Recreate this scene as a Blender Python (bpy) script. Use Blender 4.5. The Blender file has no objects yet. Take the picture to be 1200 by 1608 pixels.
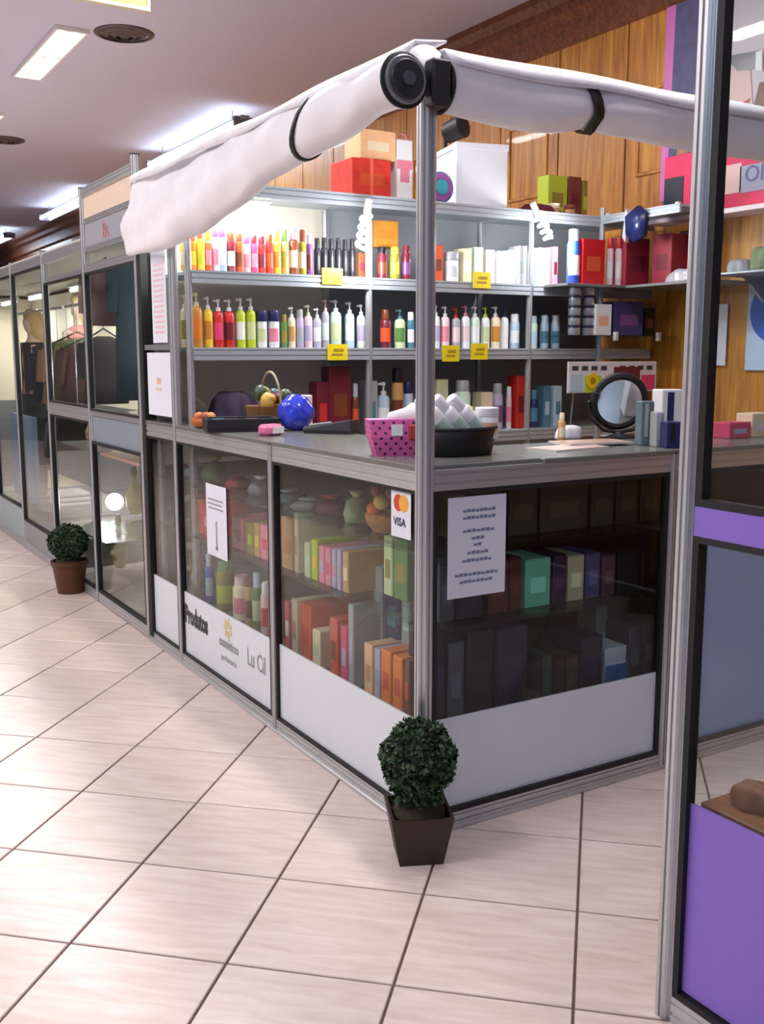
import bpy, bmesh, math, random
from mathutils import Vector, Matrix
random.seed(7)
S = bpy.context.scene
COL = S.collection
PI = math.pi

# ------------------------------------------------------------------ camera
CAM = Vector((-1.6048, -2.4205, 1.445))
YAW, PITCH, ROLL, FPX = 0.543129, 0.153739, -0.00079, 1594.9
fw = Vector((math.sin(YAW)*math.cos(PITCH), math.cos(YAW)*math.cos(PITCH), -math.sin(PITCH)))
r0 = Vector((math.cos(YAW), -math.sin(YAW), 0)); u0 = r0.cross(fw)
RT = math.cos(ROLL)*r0 + math.sin(ROLL)*u0
UP = -math.sin(ROLL)*r0 + math.cos(ROLL)*u0
cam = bpy.data.objects.new('camera', bpy.data.cameras.new('camera'))
COL.objects.link(cam)
cam.data.sensor_fit = 'HORIZONTAL'; cam.data.sensor_width = 36.0
cam.data.lens = FPX/1200*36.0
cam.data.clip_start = 0.05; cam.data.clip_end = 100
M = Matrix((RT, UP, -fw)).transposed().to_4x4(); M.translation = CAM
cam.matrix_world = M
S.camera = cam

# ------------------------------------------------------------------ world and exposure
W = bpy.data.worlds.new('mall_ambient'); S.world = W; W.use_nodes = True
bg = W.node_tree.nodes['Background']
bg.inputs[0].default_value = (0.80, 0.78, 0.86, 1); bg.inputs[1].default_value = 0.5
S.view_settings.view_transform = 'Standard'; S.view_settings.look = 'None'
S.view_settings.exposure = -0.08; S.view_settings.gamma = 1.0
S.view_settings.use_curve_mapping = False
S.cycles.use_denoising = True
S.cycles.max_bounces = 10; S.cycles.transparent_max_bounces = 24
S.cycles.sample_clamp_indirect = 6.0

def area_light(name, loc, sx, sy, power, col, rot=(0, 0, 0)):
    l = bpy.data.lights.new(name, 'AREA'); l.shape = 'RECTANGLE'; l.size = sx; l.size_y = sy
    l.energy = power; l.color = col
    o = bpy.data.objects.new(name, l); COL.objects.link(o); o.location = loc; o.rotation_euler = rot
    return o
WARM = (1.0, 0.945, 0.935); COOL = (0.86, 0.93, 1.0)
CEIL = 3.745
TROFFERS = [(0.47, 6.0), (0.47, 8.95), (0.47, 11.9), (0.47, 3.05), (0.47, 0.1), (-2.6, 6.0), (-2.6, 3.05), (-2.6, 0.1), (-4.6, 6.0), (-4.6, 3.05), (-4.6, 0.1)]
for tx, ty in TROFFERS:
    area_light('troffer_light', (tx, ty, CEIL-0.03), 0.19, 1.36, 62, WARM)
WALL_TUBES = [(2.42, 8.0), (2.42, 13.3), (2.42, 18.6)]
for tx, ty in WALL_TUBES:
    area_light('tube_light', (tx, ty, CEIL-0.20), 0.05, 2.4, 16, COOL)

COOL_FILL_TUBES = [(0.6, -3.7), (-2.6, -4.2)]  # unseen tubes added as cool fill for the right front panel
for tx, ty in COOL_FILL_TUBES:
    area_light('tube_light', (tx, ty, CEIL-0.20), 0.05, 2.4, 20, (0.52, 0.70, 1.0))

# ------------------------------------------------------------------ helpers
def proj(p):
    d = Vector(p)-CAM; z = d.dot(fw)
    return 600+FPX*d.dot(RT)/z, 804-FPX*d.dot(UP)/z, z
def at(x, y, ax, v):
    d = RT*((x-600)/FPX) - UP*((y-804)/FPX) + fw
    i = 'XYZ'.index(ax); t = (v-CAM[i])/d[i]
    return CAM + d*t
def lin(c):
    def f(u):
        u /= 255.0
        return u/12.92 if u <= 0.04045 else ((u+0.055)/1.055)**2.4
    return (f(c[0]), f(c[1]), f(c[2]), 1)
def new_mat(name):
    m = bpy.data.materials.new(name); m.use_nodes = True
    nt = m.node_tree; b = nt.nodes['Principled BSDF']
    return m, nt, b
def N(nt, t, **kw):
    n = nt.nodes.new(t)
    for k, v in kw.items():
        setattr(n, k, v)
    return n
_mc = {}
def mat(c, rough=0.45, metal=0.0, alpha=None, coat=0.0, noise=0.10, scale=9.0, trans=0.0, emit=None, name=None):
    key = (c, rough, metal, coat, noise, scale, trans, emit)
    if key in _mc: return _mc[key]
    m, nt, b = new_mat(name or 'paint_%02x%02x%02x' % c)
    L = nt.links
    b.inputs['Roughness'].default_value = rough; b.inputs['Metallic'].default_value = metal
    b.inputs['Coat Weight'].default_value = coat
    if trans: b.inputs['Transmission Weight'].default_value = trans
    base = lin(c)
    if noise > 0:
        tc = N(nt, 'ShaderNodeTexCoord'); no = N(nt, 'ShaderNodeTexNoise')
        no.inputs['Scale'].default_value = scale; no.inputs['Detail'].default_value = 4
        L.new(tc.outputs['Object'], no.inputs['Vector'])
        mx = N(nt, 'ShaderNodeMix', data_type='RGBA')
        k0 = 1-noise; k1 = 1+noise
        mx.inputs['A'].default_value = (base[0]*k0, base[1]*k0, base[2]*k0, 1)
        mx.inputs['B'].default_value = (min(1, base[0]*k1), min(1, base[1]*k1), min(1, base[2]*k1), 1)
        L.new(no.outputs['Fac'], mx.inputs['Factor']); L.new(mx.outputs['Result'], b.inputs['Base Color'])
    else:
        b.inputs['Base Color'].default_value = base
    if emit:
        b.inputs['Emission Color'].default_value = base; b.inputs['Emission Strength'].default_value = emit
    _mc[key] = m
    return m

def glass_mat(name, tint, base_refl=0.025, rough=0.02):
    m = bpy.data.materials.new(name); m.use_nodes = True; nt = m.node_tree
    nt.nodes.remove(nt.nodes['Principled BSDF']); out = nt.nodes['Material Output']
    tr = N(nt, 'ShaderNodeBsdfTransparent'); tr.inputs[0].default_value = (*tint, 1)
    gl = N(nt, 'ShaderNodeBsdfGlossy'); gl.inputs['Roughness'].default_value = rough
    lw = N(nt, 'ShaderNodeLayerWeight'); lw.inputs['Blend'].default_value = 0.5
    pw = N(nt, 'ShaderNodeMath', operation='POWER'); pw.inputs[1].default_value = 5.0; nt.links.new(lw.outputs['Facing'], pw.inputs[0])
    fr = N(nt, 'ShaderNodeMath', operation='MULTIPLY_ADD'); fr.inputs[1].default_value = 0.9; fr.inputs[2].default_value = base_refl; nt.links.new(pw.outputs[0], fr.inputs[0])
    mx = N(nt, 'ShaderNodeMixShader')
    nt.links.new(fr.outputs[0], mx.inputs[0]); nt.links.new(tr.outputs[0], mx.inputs[1])
    nt.links.new(gl.outputs[0], mx.inputs[2]); nt.links.new(mx.outputs[0], out.inputs[0])
    return m
GLASS = glass_mat('clear_glass', (0.90, 0.93, 0.92))
GLASS_G = glass_mat('greenish_glass', (0.82, 0.90, 0.88))

def emis_mat(name, c, s):
    m = bpy.data.materials.new(name); m.use_nodes = True; nt = m.node_tree
    b = nt.nodes['Principled BSDF']; b.inputs['Base Color'].default_value = (*c, 1)
    b.inputs['Emission Color'].default_value = (*c, 1); b.inputs['Emission Strength'].default_value = s
    return m

def aluminium():
    m, nt, b = new_mat('brushed_aluminium'); L = nt.links
    tc = N(nt, 'ShaderNodeTexCoord'); mp = N(nt, 'ShaderNodeMapping'); mp.inputs['Scale'].default_value = (9, 9, 9)
    no = N(nt, 'ShaderNodeTexNoise'); no.inputs['Scale'].default_value = 6; no.inputs['Detail'].default_value = 5
    L.new(tc.outputs['Object'], mp.inputs[0]); L.new(mp.outputs[0], no.inputs['Vector'])
    cr = N(nt, 'ShaderNodeValToRGB'); cr.color_ramp.elements[0].color = (0.52, 0.535, 0.55, 1); cr.color_ramp.elements[1].color = (0.60, 0.615, 0.63, 1)
    L.new(no.outputs['Fac'], cr.inputs[0]); L.new(cr.outputs[0], b.inputs['Base Color'])
    b.inputs['Metallic'].default_value = 0.7; b.inputs['Roughness'].default_value = 0.36
    return m
ALU = aluminium()
RUBBER = mat((18, 18, 20), 0.6, noise=0.05, name='black_rubber')

def link(name, me, m, parent=None, smooth=False):
    if m is not None and not me.materials: me.materials.append(m)
    o = bpy.data.objects.new(name, me); COL.objects.link(o)
    if parent is not None: o.parent = parent
    if smooth:
        for p in me.polygons: p.use_smooth = True
    return o
def bm_obj(name, bm, m, parent=None, smooth=False):
    me = bpy.data.meshes.new(name); bmesh.ops.recalc_face_normals(bm, faces=bm.faces); bm.to_mesh(me); bm.free()
    return link(name, me, m, parent, smooth)
def add_box(bm, a, b, bev=0.0):
    x0, y0, z0 = a; x1, y1, z1 = b
    x0, x1 = min(x0, x1), max(x0, x1); y0, y1 = min(y0, y1), max(y0, y1); z0, z1 = min(z0, z1), max(z0, z1)
    vs = [bm.verts.new(p) for p in ((x0, y0, z0), (x1, y0, z0), (x1, y1, z0), (x0, y1, z0), (x0, y0, z1), (x1, y0, z1), (x1, y1, z1), (x0, y1, z1))]
    fs = [bm.faces.new([vs[i] for i in q]) for q in ((0, 3, 2, 1), (4, 5, 6, 7), (0, 1, 5, 4), (1, 2, 6, 5), (2, 3, 7, 6), (3, 0, 4, 7))]
    if bev > 0:
        es = list({e for f in fs for e in f.edges})
        bmesh.ops.bevel(bm, geom=es, offset=bev, segments=1, affect='EDGES')
def box(name, a, b, m, parent=None, bev=0.003):
    bm = bmesh.new(); add_box(bm, a, b, bev)
    return bm_obj(name, bm, m, parent)
def quad_obj(name, pts, m, parent=None):
    me = bpy.data.meshes.new(name); me.from_pydata([tuple(p) for p in pts], [], [list(range(len(pts)))])
    return link(name, me, m, parent)
def add_lathe(bm, prof, seg=16, c=(0, 0), sx=1.0, sy=1.0):
    rings = []
    for r, z in prof:
        if r < 1e-6: rings.append([bm.verts.new((c[0], c[1], z))])
        else: rings.append([bm.verts.new((c[0]+sx*r*math.cos(2*PI*i/seg), c[1]+sy*r*math.sin(2*PI*i/seg), z)) for i in range(seg)])
    for A, B in zip(rings, rings[1:]):
        for i in range(seg):
            j = (i+1) % seg
            if len(A) == 1 and len(B) == 1: continue
            if len(A) == 1: bm.faces.new((A[0], B[i], B[j]))
            elif len(B) == 1: bm.faces.new((A[i], A[j], B[0]))
            else: bm.faces.new((A[i], A[j], B[j], B[i]))
    if len(rings[0]) > 1: bm.faces.new(list(reversed(rings[0])))
    if len(rings[-1]) > 1: bm.faces.new(rings[-1])
def auto_smooth(o, ang=40):
    me = o.data
    for p in me.polygons: p.use_smooth = True
    try: me.set_sharp_from_angle(angle=math.radians(ang))
    except Exception: pass
    return o
def lathe(name, prof, m, parent=None, seg=16, sx=1.0, sy=1.0):
    bm = bmesh.new(); add_lathe(bm, prof, seg, (0, 0), sx, sy)
    return auto_smooth(bm_obj(name, bm, m, parent))
def add_prism(bm, poly, z0, z1, axis='Z'):
    def P(u, v, w):
        return (u, v, w) if axis == 'Z' else ((w, u, v) if axis == 'X' else (u, w, v))
    a = [bm.verts.new(P(u, v, z0)) for u, v in poly]; b = [bm.verts.new(P(u, v, z1)) for u, v in poly]
    n = len(poly)
    for i in range(n): bm.faces.new((a[i], a[(i+1) % n], b[(i+1) % n], b[i]))
    bm.faces.new(list(reversed(a))); bm.faces.new(b)
def prism(name, poly, z0, z1, m, parent=None, axis='Z'):
    bm = bmesh.new(); add_prism(bm, poly, z0, z1, axis)
    return bm_obj(name, bm, m, parent)
def add_tube(bm, pts, r, seg=8, radii=None):
    pts = [Vector(p) for p in pts]; rings = []
    for i, p in enumerate(pts):
        t = (pts[min(i+1, len(pts)-1)]-pts[max(i-1, 0)]).normalized()
        a = Vector((0, 0, 1)) if abs(t.z) < 0.9 else Vector((1, 0, 0))
        u = t.cross(a).normalized(); v = t.cross(u)
        rr = radii[i] if radii else r
        rings.append([bm.verts.new(p+u*rr*math.cos(2*PI*k/seg)+v*rr*math.sin(2*PI*k/seg)) for k in range(seg)])
    for A, B in zip(rings, rings[1:]):
        for k in range(seg): bm.faces.new((A[k], A[(k+1) % seg], B[(k+1) % seg], B[k]))
    bm.faces.new(rings[0]); bm.faces.new(list(reversed(rings[-1])))
def tube(name, pts, r, m, parent=None, seg=8, radii=None):
    bm = bmesh.new(); add_tube(bm, pts, r, seg, radii)
    return auto_smooth(bm_obj(name, bm, m, parent))
def loft(name, rings, m, parent=None, cap=True, smooth=True, close=True):
    bm = bmesh.new(); R = [[bm.verts.new(p) for p in r] for r in rings]; n = len(R[0])
    for A, B in zip(R, R[1:]):
        for k in range(n if close else n-1): bm.faces.new((A[k], A[(k+1) % n], B[(k+1) % n], B[k]))
    if cap: bm.faces.new(list(reversed(R[0]))); bm.faces.new(R[-1])
    return bm_obj(name, bm, m, parent, smooth)
def ell(z, rx, ry, cx=0, cy=0, n=16):
    return [(cx+rx*math.cos(2*PI*k/n), cy+ry*math.sin(2*PI*k/n), z) for k in range(n)]
def tag(o, label, cat, group=None, kind=None):
    o['label'] = label; o['category'] = cat
    if group: o['group'] = group
    if kind: o['kind'] = kind
    return o
def thing(name, label, cat, loc=(0, 0, 0), rz=0.0, group=None):
    o = bpy.data.objects.new(name, None); COL.objects.link(o); o.empty_display_size = 0.05
    o.location = loc; o.rotation_euler = (0, 0, rz)
    return tag(o, label, cat, group)
def struct(o):
    o['kind'] = 'structure'; return o
def text_mesh(name, s, size, m, parent, origin, right, up, align='LEFT', sx=1.0, bold=0.0):
    cu = bpy.data.curves.new(name, 'FONT'); cu.body = s; cu.size = size; cu.align_x = align; cu.offset = bold
    cu.resolution_u = 2
    t = bpy.data.objects.new(name, cu); COL.objects.link(t)
    bpy.context.view_layer.update()
    me = bpy.data.meshes.new_from_object(t.evaluated_get(bpy.context.evaluated_depsgraph_get()))
    bpy.data.objects.remove(t); bpy.data.curves.remove(cu)
    R, U, O = Vector(right), Vector(up), Vector(origin)
    for v in me.vertices:
        v.co = O + R*(v.co.x*sx) + U*v.co.y
    me.materials.clear()
    return link(name, me, m, parent)
ORD = ['zeroth', 'first', 'second', 'third', 'fourth', 'fifth', 'sixth', 'seventh', 'eighth', 'ninth', 'tenth', 'eleventh', 'twelfth', 'thirteenth', 'fourteenth', 'fifteenth', 'sixteenth', 'seventeenth', 'eighteenth', 'nineteenth', 'twentieth']
ORD += ['twenty-' + w for w in ORD[1:10]] + ['thirtieth'] + ['thirty-' + w for w in ORD[1:10]] + ['fortieth'] + ['forty-' + w for w in ORD[1:10]]

# ------------------------------------------------------------------ surface materials
def tile_material():
    m, nt, b = new_mat('cream_tile'); L = nt.links
    tc = N(nt, 'ShaderNodeTexCoord'); oi = N(nt, 'ShaderNodeObjectInfo')
    mp = N(nt, 'ShaderNodeMapping'); mp.inputs['Scale'].default_value = (2.2, 14, 1)
    cx = N(nt, 'ShaderNodeCombineXYZ'); ml = N(nt, 'ShaderNodeMath', operation='MULTIPLY'); ml.inputs[1].default_value = 57.0
    L.new(oi.outputs['Random'], ml.inputs[0]); L.new(ml.outputs[0], cx.inputs[0]); L.new(ml.outputs[0], cx.inputs[1])
    L.new(tc.outputs['Object'], mp.inputs[0]); L.new(cx.outputs[0], mp.inputs['Location'])
    no = N(nt, 'ShaderNodeTexNoise'); no.inputs['Scale'].default_value = 2.4; no.inputs['Detail'].default_value = 6; no.inputs['Distortion'].default_value = 0.6
    L.new(mp.outputs[0], no.inputs['Vector'])
    cr = N(nt, 'ShaderNodeValToRGB'); e = cr.color_ramp.elements
    e[0].position = 0.32; e[0].color = lin((205, 187, 178)); e[1].position = 0.66; e[1].color = lin((222, 207, 199))
    L.new(no.outputs['Fac'], cr.inputs[0])
    hs = N(nt, 'ShaderNodeHueSaturation'); mr = N(nt, 'ShaderNodeMapRange'); mr.inputs['To Min'].default_value = 0.95; mr.inputs['To Max'].default_value = 1.05
    L.new(oi.outputs['Random'], mr.inputs[0]); L.new(mr.outputs[0], hs.inputs['Value']); L.new(cr.outputs[0], hs.inputs['Color'])
    L.new(hs.outputs[0], b.inputs['Base Color'])
    b.inputs['Roughness'].default_value = 0.30; b.inputs['Specular IOR Level'].default_value = 0.45
    bp = N(nt, 'ShaderNodeBump'); bp.inputs['Strength'].default_value = 0.04; L.new(no.outputs['Fac'], bp.inputs['Height']); L.new(bp.outputs[0], b.inputs['Normal'])
    return m
def wood_material(name, dark, light, sc=(14, 14, 0.9), rough=0.35):
    m, nt, b = new_mat(name); L = nt.links
    tc = N(nt, 'ShaderNodeTexCoord'); oi = N(nt, 'ShaderNodeObjectInfo')
    mp = N(nt, 'ShaderNodeMapping'); mp.inputs['Scale'].default_value = sc
    ml = N(nt, 'ShaderNodeVectorMath', operation='SCALE'); cx = N(nt, 'ShaderNodeCombineXYZ')
    for i in range(3): L.new(oi.outputs['Random'], cx.inputs[i])
    L.new(cx.outputs[0], ml.inputs[0]); ml.inputs['Scale'].default_value = 37.0
    L.new(tc.outputs['Object'], mp.inputs[0]); L.new(ml.outputs[0], mp.inputs['Location'])
    no = N(nt, 'ShaderNodeTexNoise'); no.inputs['Scale'].default_value = 2.0; no.inputs['Detail'].default_value = 7; no.inputs['Distortion'].default_value = 0.8
    L.new(mp.outputs[0], no.inputs['Vector'])
    cr = N(nt, 'ShaderNodeValToRGB'); e = cr.color_ramp.elements
    e[0].position = 0.3; e[0].color = lin(dark); e[1].position = 0.68; e[1].color = lin(light)
    L.new(no.outputs['Fac'], cr.inputs[0]); L.new(cr.outputs[0], b.inputs['Base Color'])
    b.inputs['Roughness'].default_value = rough; b.inputs['Coat Weight'].default_value = 0.15
    return m
TILE = tile_material()
GROUT = mat((104, 88, 80), 0.9, noise=0.2, scale=30, name='brown_grout')
WOOD = wood_material('honey_wood', (156, 92, 26), (216, 152, 58))
WOOD_D = wood_material('dark_wood_trim', (86, 42, 24), (138, 78, 44), (0.9, 14, 14))
CEILM = mat((208, 206, 226), 0.85, noise=0.03, scale=2.0, name='mauve_ceiling_paint')
def fabric(name, c, bump=0.25, sc=90, rough=0.85):
    m, nt, b = new_mat(name); L = nt.links
    tc = N(nt, 'ShaderNodeTexCoord'); no = N(nt, 'ShaderNodeTexNoise'); no.inputs['Scale'].default_value = 7; no.inputs['Detail'].default_value = 5
    wv = N(nt, 'ShaderNodeTexNoise'); wv.inputs['Scale'].default_value = sc
    L.new(tc.outputs['Object'], no.inputs['Vector']); L.new(tc.outputs['Object'], wv.inputs['Vector'])
    mx = N(nt, 'ShaderNodeMix', data_type='RGBA'); a = lin(c)
    mx.inputs['A'].default_value = (a[0]*.86, a[1]*.86, a[2]*.86, 1); mx.inputs['B'].default_value = (min(1, a[0]*1.1), min(1, a[1]*1.1), min(1, a[2]*1.1), 1)
    L.new(no.outputs['Fac'], mx.inputs['Factor']); L.new(mx.outputs['Result'], b.inputs['Base Color'])
    bp = N(nt, 'ShaderNodeBump'); bp.inputs['Strength'].default_value = bump; bp.inputs['Distance'].default_value = 0.01
    L.new(wv.outputs['Fac'], bp.inputs['Height']); L.new(bp.outputs[0], b.inputs['Normal'])
    b.inputs['Roughness'].default_value = rough
    return m

# ------------------------------------------------------------------ structure: floor, ceiling, walls
floor = struct(box('floor', (-6.5, -5.6, -0.12), (3.0, 22, -0.006), GROUT, None, 0))
TY = 0.753209; SP = 0.4105
dP = Vector((math.cos(TY), -math.sin(TY), 0)); dQ = Vector((math.sin(TY), math.cos(TY), 0))
bm = bmesh.new(); h = SP/2-0.0035
add_box(bm, (-h, -h, -0.012), (h, h, 0.0), 0.0)
top = [f for f in bm.faces if f.normal.z > 0.5 or all(v.co.z > -0.001 for v in f.verts)]
bmesh.ops.bevel(bm, geom=[e for e in bm.edges if all(v.co.z > -0.001 for v in e.verts)], offset=0.002, segments=1, affect='EDGES')
bmesh.ops.recalc_face_normals(bm, faces=bm.faces)
tile_me = bpy.data.meshes.new('floor_tile'); bm.to_mesh(tile_me); bm.free(); tile_me.materials.append(TILE)
cand = []
for i in range(-30, 42):
    for j in range(-30, 42):
        p = dP*(0.0597+SP*(i+0.5)) + dQ*(0.0765+SP*(j+0.5))
        if p.x > 2.7 or p.x < -6.2 or p.y < -5.1 or p.y > 20: continue
        px, py, d = proj(p)
        vis = d > 0.4 and -160 < px < 1360 and 500 < py < 1900 and (p.x < 0.9 or p.y < 0.3)
        cand.append((0 if vis else 1, d if vis else (p-CAM).length, p))
cand.sort(key=lambda t: t[:2])
rotT = -TY
for n, (v, d, p) in enumerate(cand[:300]):
    o = bpy.data.objects.new('floor_tile', tile_me); COL.objects.link(o); o.location = p; o.rotation_euler = (0, 0, rotT); o.parent = floor
verts, faces = [], []
for v, d, p in cand[300:]:
    k = len(verts)
    for a, b in ((-h, -h), (h, -h), (h, h), (-h, h)): verts.append(tuple(p+dP*a+dQ*b))
    faces.append((k, k+1, k+2, k+3))
me = bpy.data.meshes.new('distant_floor_tiles'); me.from_pydata(verts, [], faces)
o = link('distant_floor_tiles', me, TILE, floor); o['kind'] = 'stuff'

struct(box('ceiling', (-6.7, -6, CEIL), (3.2, 22, CEIL+0.1), CEILM, None, 0))
wall = struct(box('wall_right', (3.03, -6, 0), (3.2, 22, CEIL), WOOD_D, None, 0))
PW = 0.62; y = -2.0; i = 0
while y < 12:
    pan = box('panel', (3.0, y+0.006, 0.1), (3.032, y+PW-0.006, 3.42), WOOD, wall, 0.004)
    for z0, z1 in ((0.25, 1.25), (2.5, 3.0)):
        bm = bmesh.new()
        fy0, fy1 = y+0.10, y+PW-0.10
        if i % 2 == 0:
            for a, b in (((2.988, fy0, z0), (3.002, fy0+0.022, z1)), ((2.988, fy1-0.022, z0), (3.002, fy1, z1)), ((2.988, fy0+0.022, z0), (3.002, fy1-0.022, z0+0.022)), ((2.988, fy0+0.022, z1-0.022), (3.002, fy1-0.022, z1))):
                add_box(bm, a, b, 0.004)
            bm_obj('moulding', bm, WOOD, pan)
        else: bm.free()
    y += PW; i += 1
bm = bmesh.new()
add_prism(bm, [(3.0, 3.40), (2.985, 3.42), (2.985, 3.56), (2.95, 3.60), (2.95, 3.66), (2.90, 3.70), (2.90, CEIL), (3.03, CEIL), (3.03, 3.40)], -6, 22, 'Y')
o = struct(bm_obj('trim_1', bm, WOOD_D))

struct(box('wall_left', (-6.7, -6, 0), (-6.5, 22, CEIL), mat((150, 150, 158), .8, noise=.05, name='grey_wall_paint'), None, 0))
struct(box('wall_back', (-6.5, -5.6, 0), (3.03, -5.4, CEIL), mat((84, 96, 128), .8, noise=.05, name='cool_bounce_paint'), None, 0))  # unseen wall, blue picked to cool light bounced onto the right front
struct(box('wall_far', (-6.5, 21.8, 0), (3.03, 22, CEIL), mat((150, 150, 158), .8, noise=.05), None, 0))

# ------------------------------------------------------------------ ceiling fittings
TROFF_E = emis_mat('troffer_tube_glow', (1.0, 0.97, 0.94), 6.0)
TUBE_E = emis_mat('cool_tube_glow', (0.90, 0.96, 1.0), 9.0)
BATTEN_E = emis_mat('bright_batten_glow', (0.80, 0.90, 1.0), 11.0)
WHITEM = mat((226, 224, 224), 0.5, noise=0.03, name='white_enamel')
nth = ['nearest', 'middle', 'farthest']
def troffer(tx, ty, label, grp=None):
    t = thing('ceiling_light', label, 'ceiling light', (tx, ty, CEIL-0.03), 0, grp)
    bm = bmesh.new()
    for a, b in (((-.12, -.74, 0), (-.10, .74, .03)), ((.10, -.74, 0), (.12, .74, .03)), ((-.10, -.74, 0), (.10, -.715, .03)), ((-.10, .715, 0), (.10, .74, .03)), ((-.10, -.01, 0.002), (.10, .01, .03))): add_box(bm, a, b, .002)
    bm_obj('frame', bm, WHITEM, t)
    box('reflector', (-.10, -.715, .022), (.10, .715, .029), WHITEM, t, 0)
    for sx in (-.05, .05):
        tube('lamp_tube', [(sx, -.70, .012), (sx, .70, .012)], .013, TROFF_E, t, 10)
    return t
labs = ['recessed ceiling light with two tubes beside the round vent', 'recessed ceiling light at left edge beyond the round vent', 'recessed ceiling light far down the corridor']
for k, (tx, ty) in enumerate(TROFFERS):
    if k < 3: troffer(tx, ty, labs[k])
    else: troffer(tx, ty, 'recessed ceiling light outside the picture over the corridor', 'unseen corridor ceiling lights')
VENT = mat((96, 78, 78), 0.5, 0.3, noise=0.1, name='brown_vent_metal')
for (vx, vy), lab in (((0.83, 5.22), 'round brown ceiling vent beside the recessed light'), ((0.83, 9.50), 'smaller-looking round brown ceiling vent at left edge')):
    t = thing('ceiling_vent', lab, 'vent', (vx, vy, CEIL))
    for n_, r in enumerate((0.215, 0.16, 0.11, 0.06)):
        prof = [(r-0.045, -0.012-0.006*n_), (r, -0.001), (r-0.004, -0.008), (r-0.045, -0.02-0.006*n_)]
        bm = bmesh.new(); rings = []
        for rr, z in prof: rings.append([bm.verts.new((max(rr, .01)*math.cos(2*PI*k/36), max(rr, .01)*math.sin(2*PI*k/36), z)) for k in range(36)])
        for a_ in range(4):
            A, B = rings[a_], rings[(a_+1) % 4]
            for k in range(36): bm.faces.new((A[k], A[(k+1) % 36], B[(k+1) % 36], B[k]))
        bm_obj('vent_ring', bm, VENT, t, True)
labs = ['hanging fluorescent tube light above the rolled awning', 'hanging fluorescent tube light behind the cream fascia', 'most distant hanging fluorescent tube light at left edge']
labs += ['added cool fill tube outside the picture above the purple kiosk', 'added cool fill tube outside the picture behind the viewer']
for (tx, ty), lab in zip(WALL_TUBES+COOL_FILL_TUBES, labs):
    t = thing('tube_light', lab, 'ceiling light', (tx, ty, CEIL))
    for sy in (-1.0, 1.0): tube('suspension_rod', [(0, sy, -.10), (0, sy, 0)], .006, ALU, t, 6)
    prism('housing', [(-.05, -.135), (-.04, -.10), (.04, -.10), (.05, -.135)], -1.3, 1.3, mat((150, 160, 170), .35, .3, name='fixture_grey'), t, 'Y')
    for sy in (-1.28, 1.24): box('end_cap', (-.10, sy, -.20), (.10, sy+.04, -.11), mat((110, 112, 118), .5), t)
    for sx in (-.055, .055): tube('lamp_tube', [(sx*1.3, -1.24, -.16), (sx*1.3, 1.24, -.16)], .024, BATTEN_E, t, 12)
# green hanging board
p = at(235, 20, 'Y', 3.3)
t = thing('hanging_sign', 'green hanging board with pale edge near the ceiling', 'sign', (p.x, 3.3, p.z))
box('board', (-1.1, -.012, .02), (-.012, .012, .45), mat((120, 150, 70), .5, noise=.35, scale=4), t)
bm = bmesh.new(); add_box(bm, (-1.1, -.02, 0), (0, .02, .02), .003); add_box(bm, (-.018, -.02, .02), (0, .02, .47), .003)
bm_obj('edge_trim', bm, mat((214, 204, 180), .5), t)
for sx in (-.9, -.15): tube('suspension_rod', [(sx, 0, .44), (sx, 0, CEIL-p.z)], .005, ALU, t)

# ------------------------------------------------------------------ kiosk system
def post_profile(r=0.021, g=0.0045, d=0.005):
    pts = []
    for k in range(8):
        a = k*PI/4; n = Vector((math.cos(a), math.sin(a))); t = Vector((-n.y, n.x)); hw = r*math.tan(PI/8)
        for s, q in ((-hw, 0), (-g/2-.001, 0), (-g/2, d), (g/2, d), (g/2+.001, 0)):
            v = n*(r-q)+t*s; pts.append((v.x, v.y))
    return pts
PP = post_profile(); PPB = post_profile(0.026)
def post(x, y, z0, z1, parent, big=False):
    o = prism('post', PPB if big else PP, z0, z1, ALU, parent); o.location = (x, y, 0)
    bm = bmesh.new(); add_prism(bm, [(u*1.06, v*1.06) for u, v in post_profile(0.021, .001, .0003)], z1, z1+.006); c = bm_obj('post_cap', bm, mat((60, 60, 64), .5), o)
    return o
def rail_prof(t, z0, z1):
    hh = z1-z0; g = .004
    pts = [(-t, z0), (-t, z0+hh*.28), (-t+g, z0+hh*.30), (-t+g, z0+hh*.40), (-t, z0+hh*.42), (-t, z0+hh*.72), (-t+g, z0+hh*.74), (-t+g, z0+hh*.82), (-t, z0+hh*.84), (-t, z1)]
    return pts + [(-u, z) for u, z in reversed(pts)]
def rail_y(x, y0, y1, z0, z1, parent, t=.016, m=None):
    return prism('rail', [(x+u, z) for u, z in rail_prof(t, z0, z1)], y0, y1, m or ALU, parent, 'Y')
def rail_x(y, x0, x1, z0, z1, parent, t=.016, m=None):
    return prism('rail', [(y+u, z) for u, z in rail_prof(t, z0, z1)], x0, x1, m or ALU, parent, 'X')
def seal(plane, pos, a0, a1, z0, z1, parent, w=.012, t=.012):
    bm = bmesh.new()
    def B(u0, u1, q0, q1):
        if plane == 'X': add_box(bm, (pos-t, u0, q0), (pos+t, u1, q1))
        else: add_box(bm, (u0, pos-t, q0), (u1, pos+t, q1))
    B(a0, a0+w, z0, z1); B(a1-w, a1, z0, z1); B(a0+w, a1-w, z0, z0+w); B(a0+w, a1-w, z1-w, z1)
    return bm_obj('rubber_seal', bm, RUBBER, parent)
def pane(plane, pos, a0, a1, z0, z1, parent, m=None, name='glass_pane', t=.003):
    m = m or GLASS
    if plane == 'X': return box(name, (pos-t, a0, z0), (pos+t, a1, z1), m, parent, 0)
    return box(name, (a0, pos-t, z0), (a1, pos+t, z1), m, parent, 0)

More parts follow.
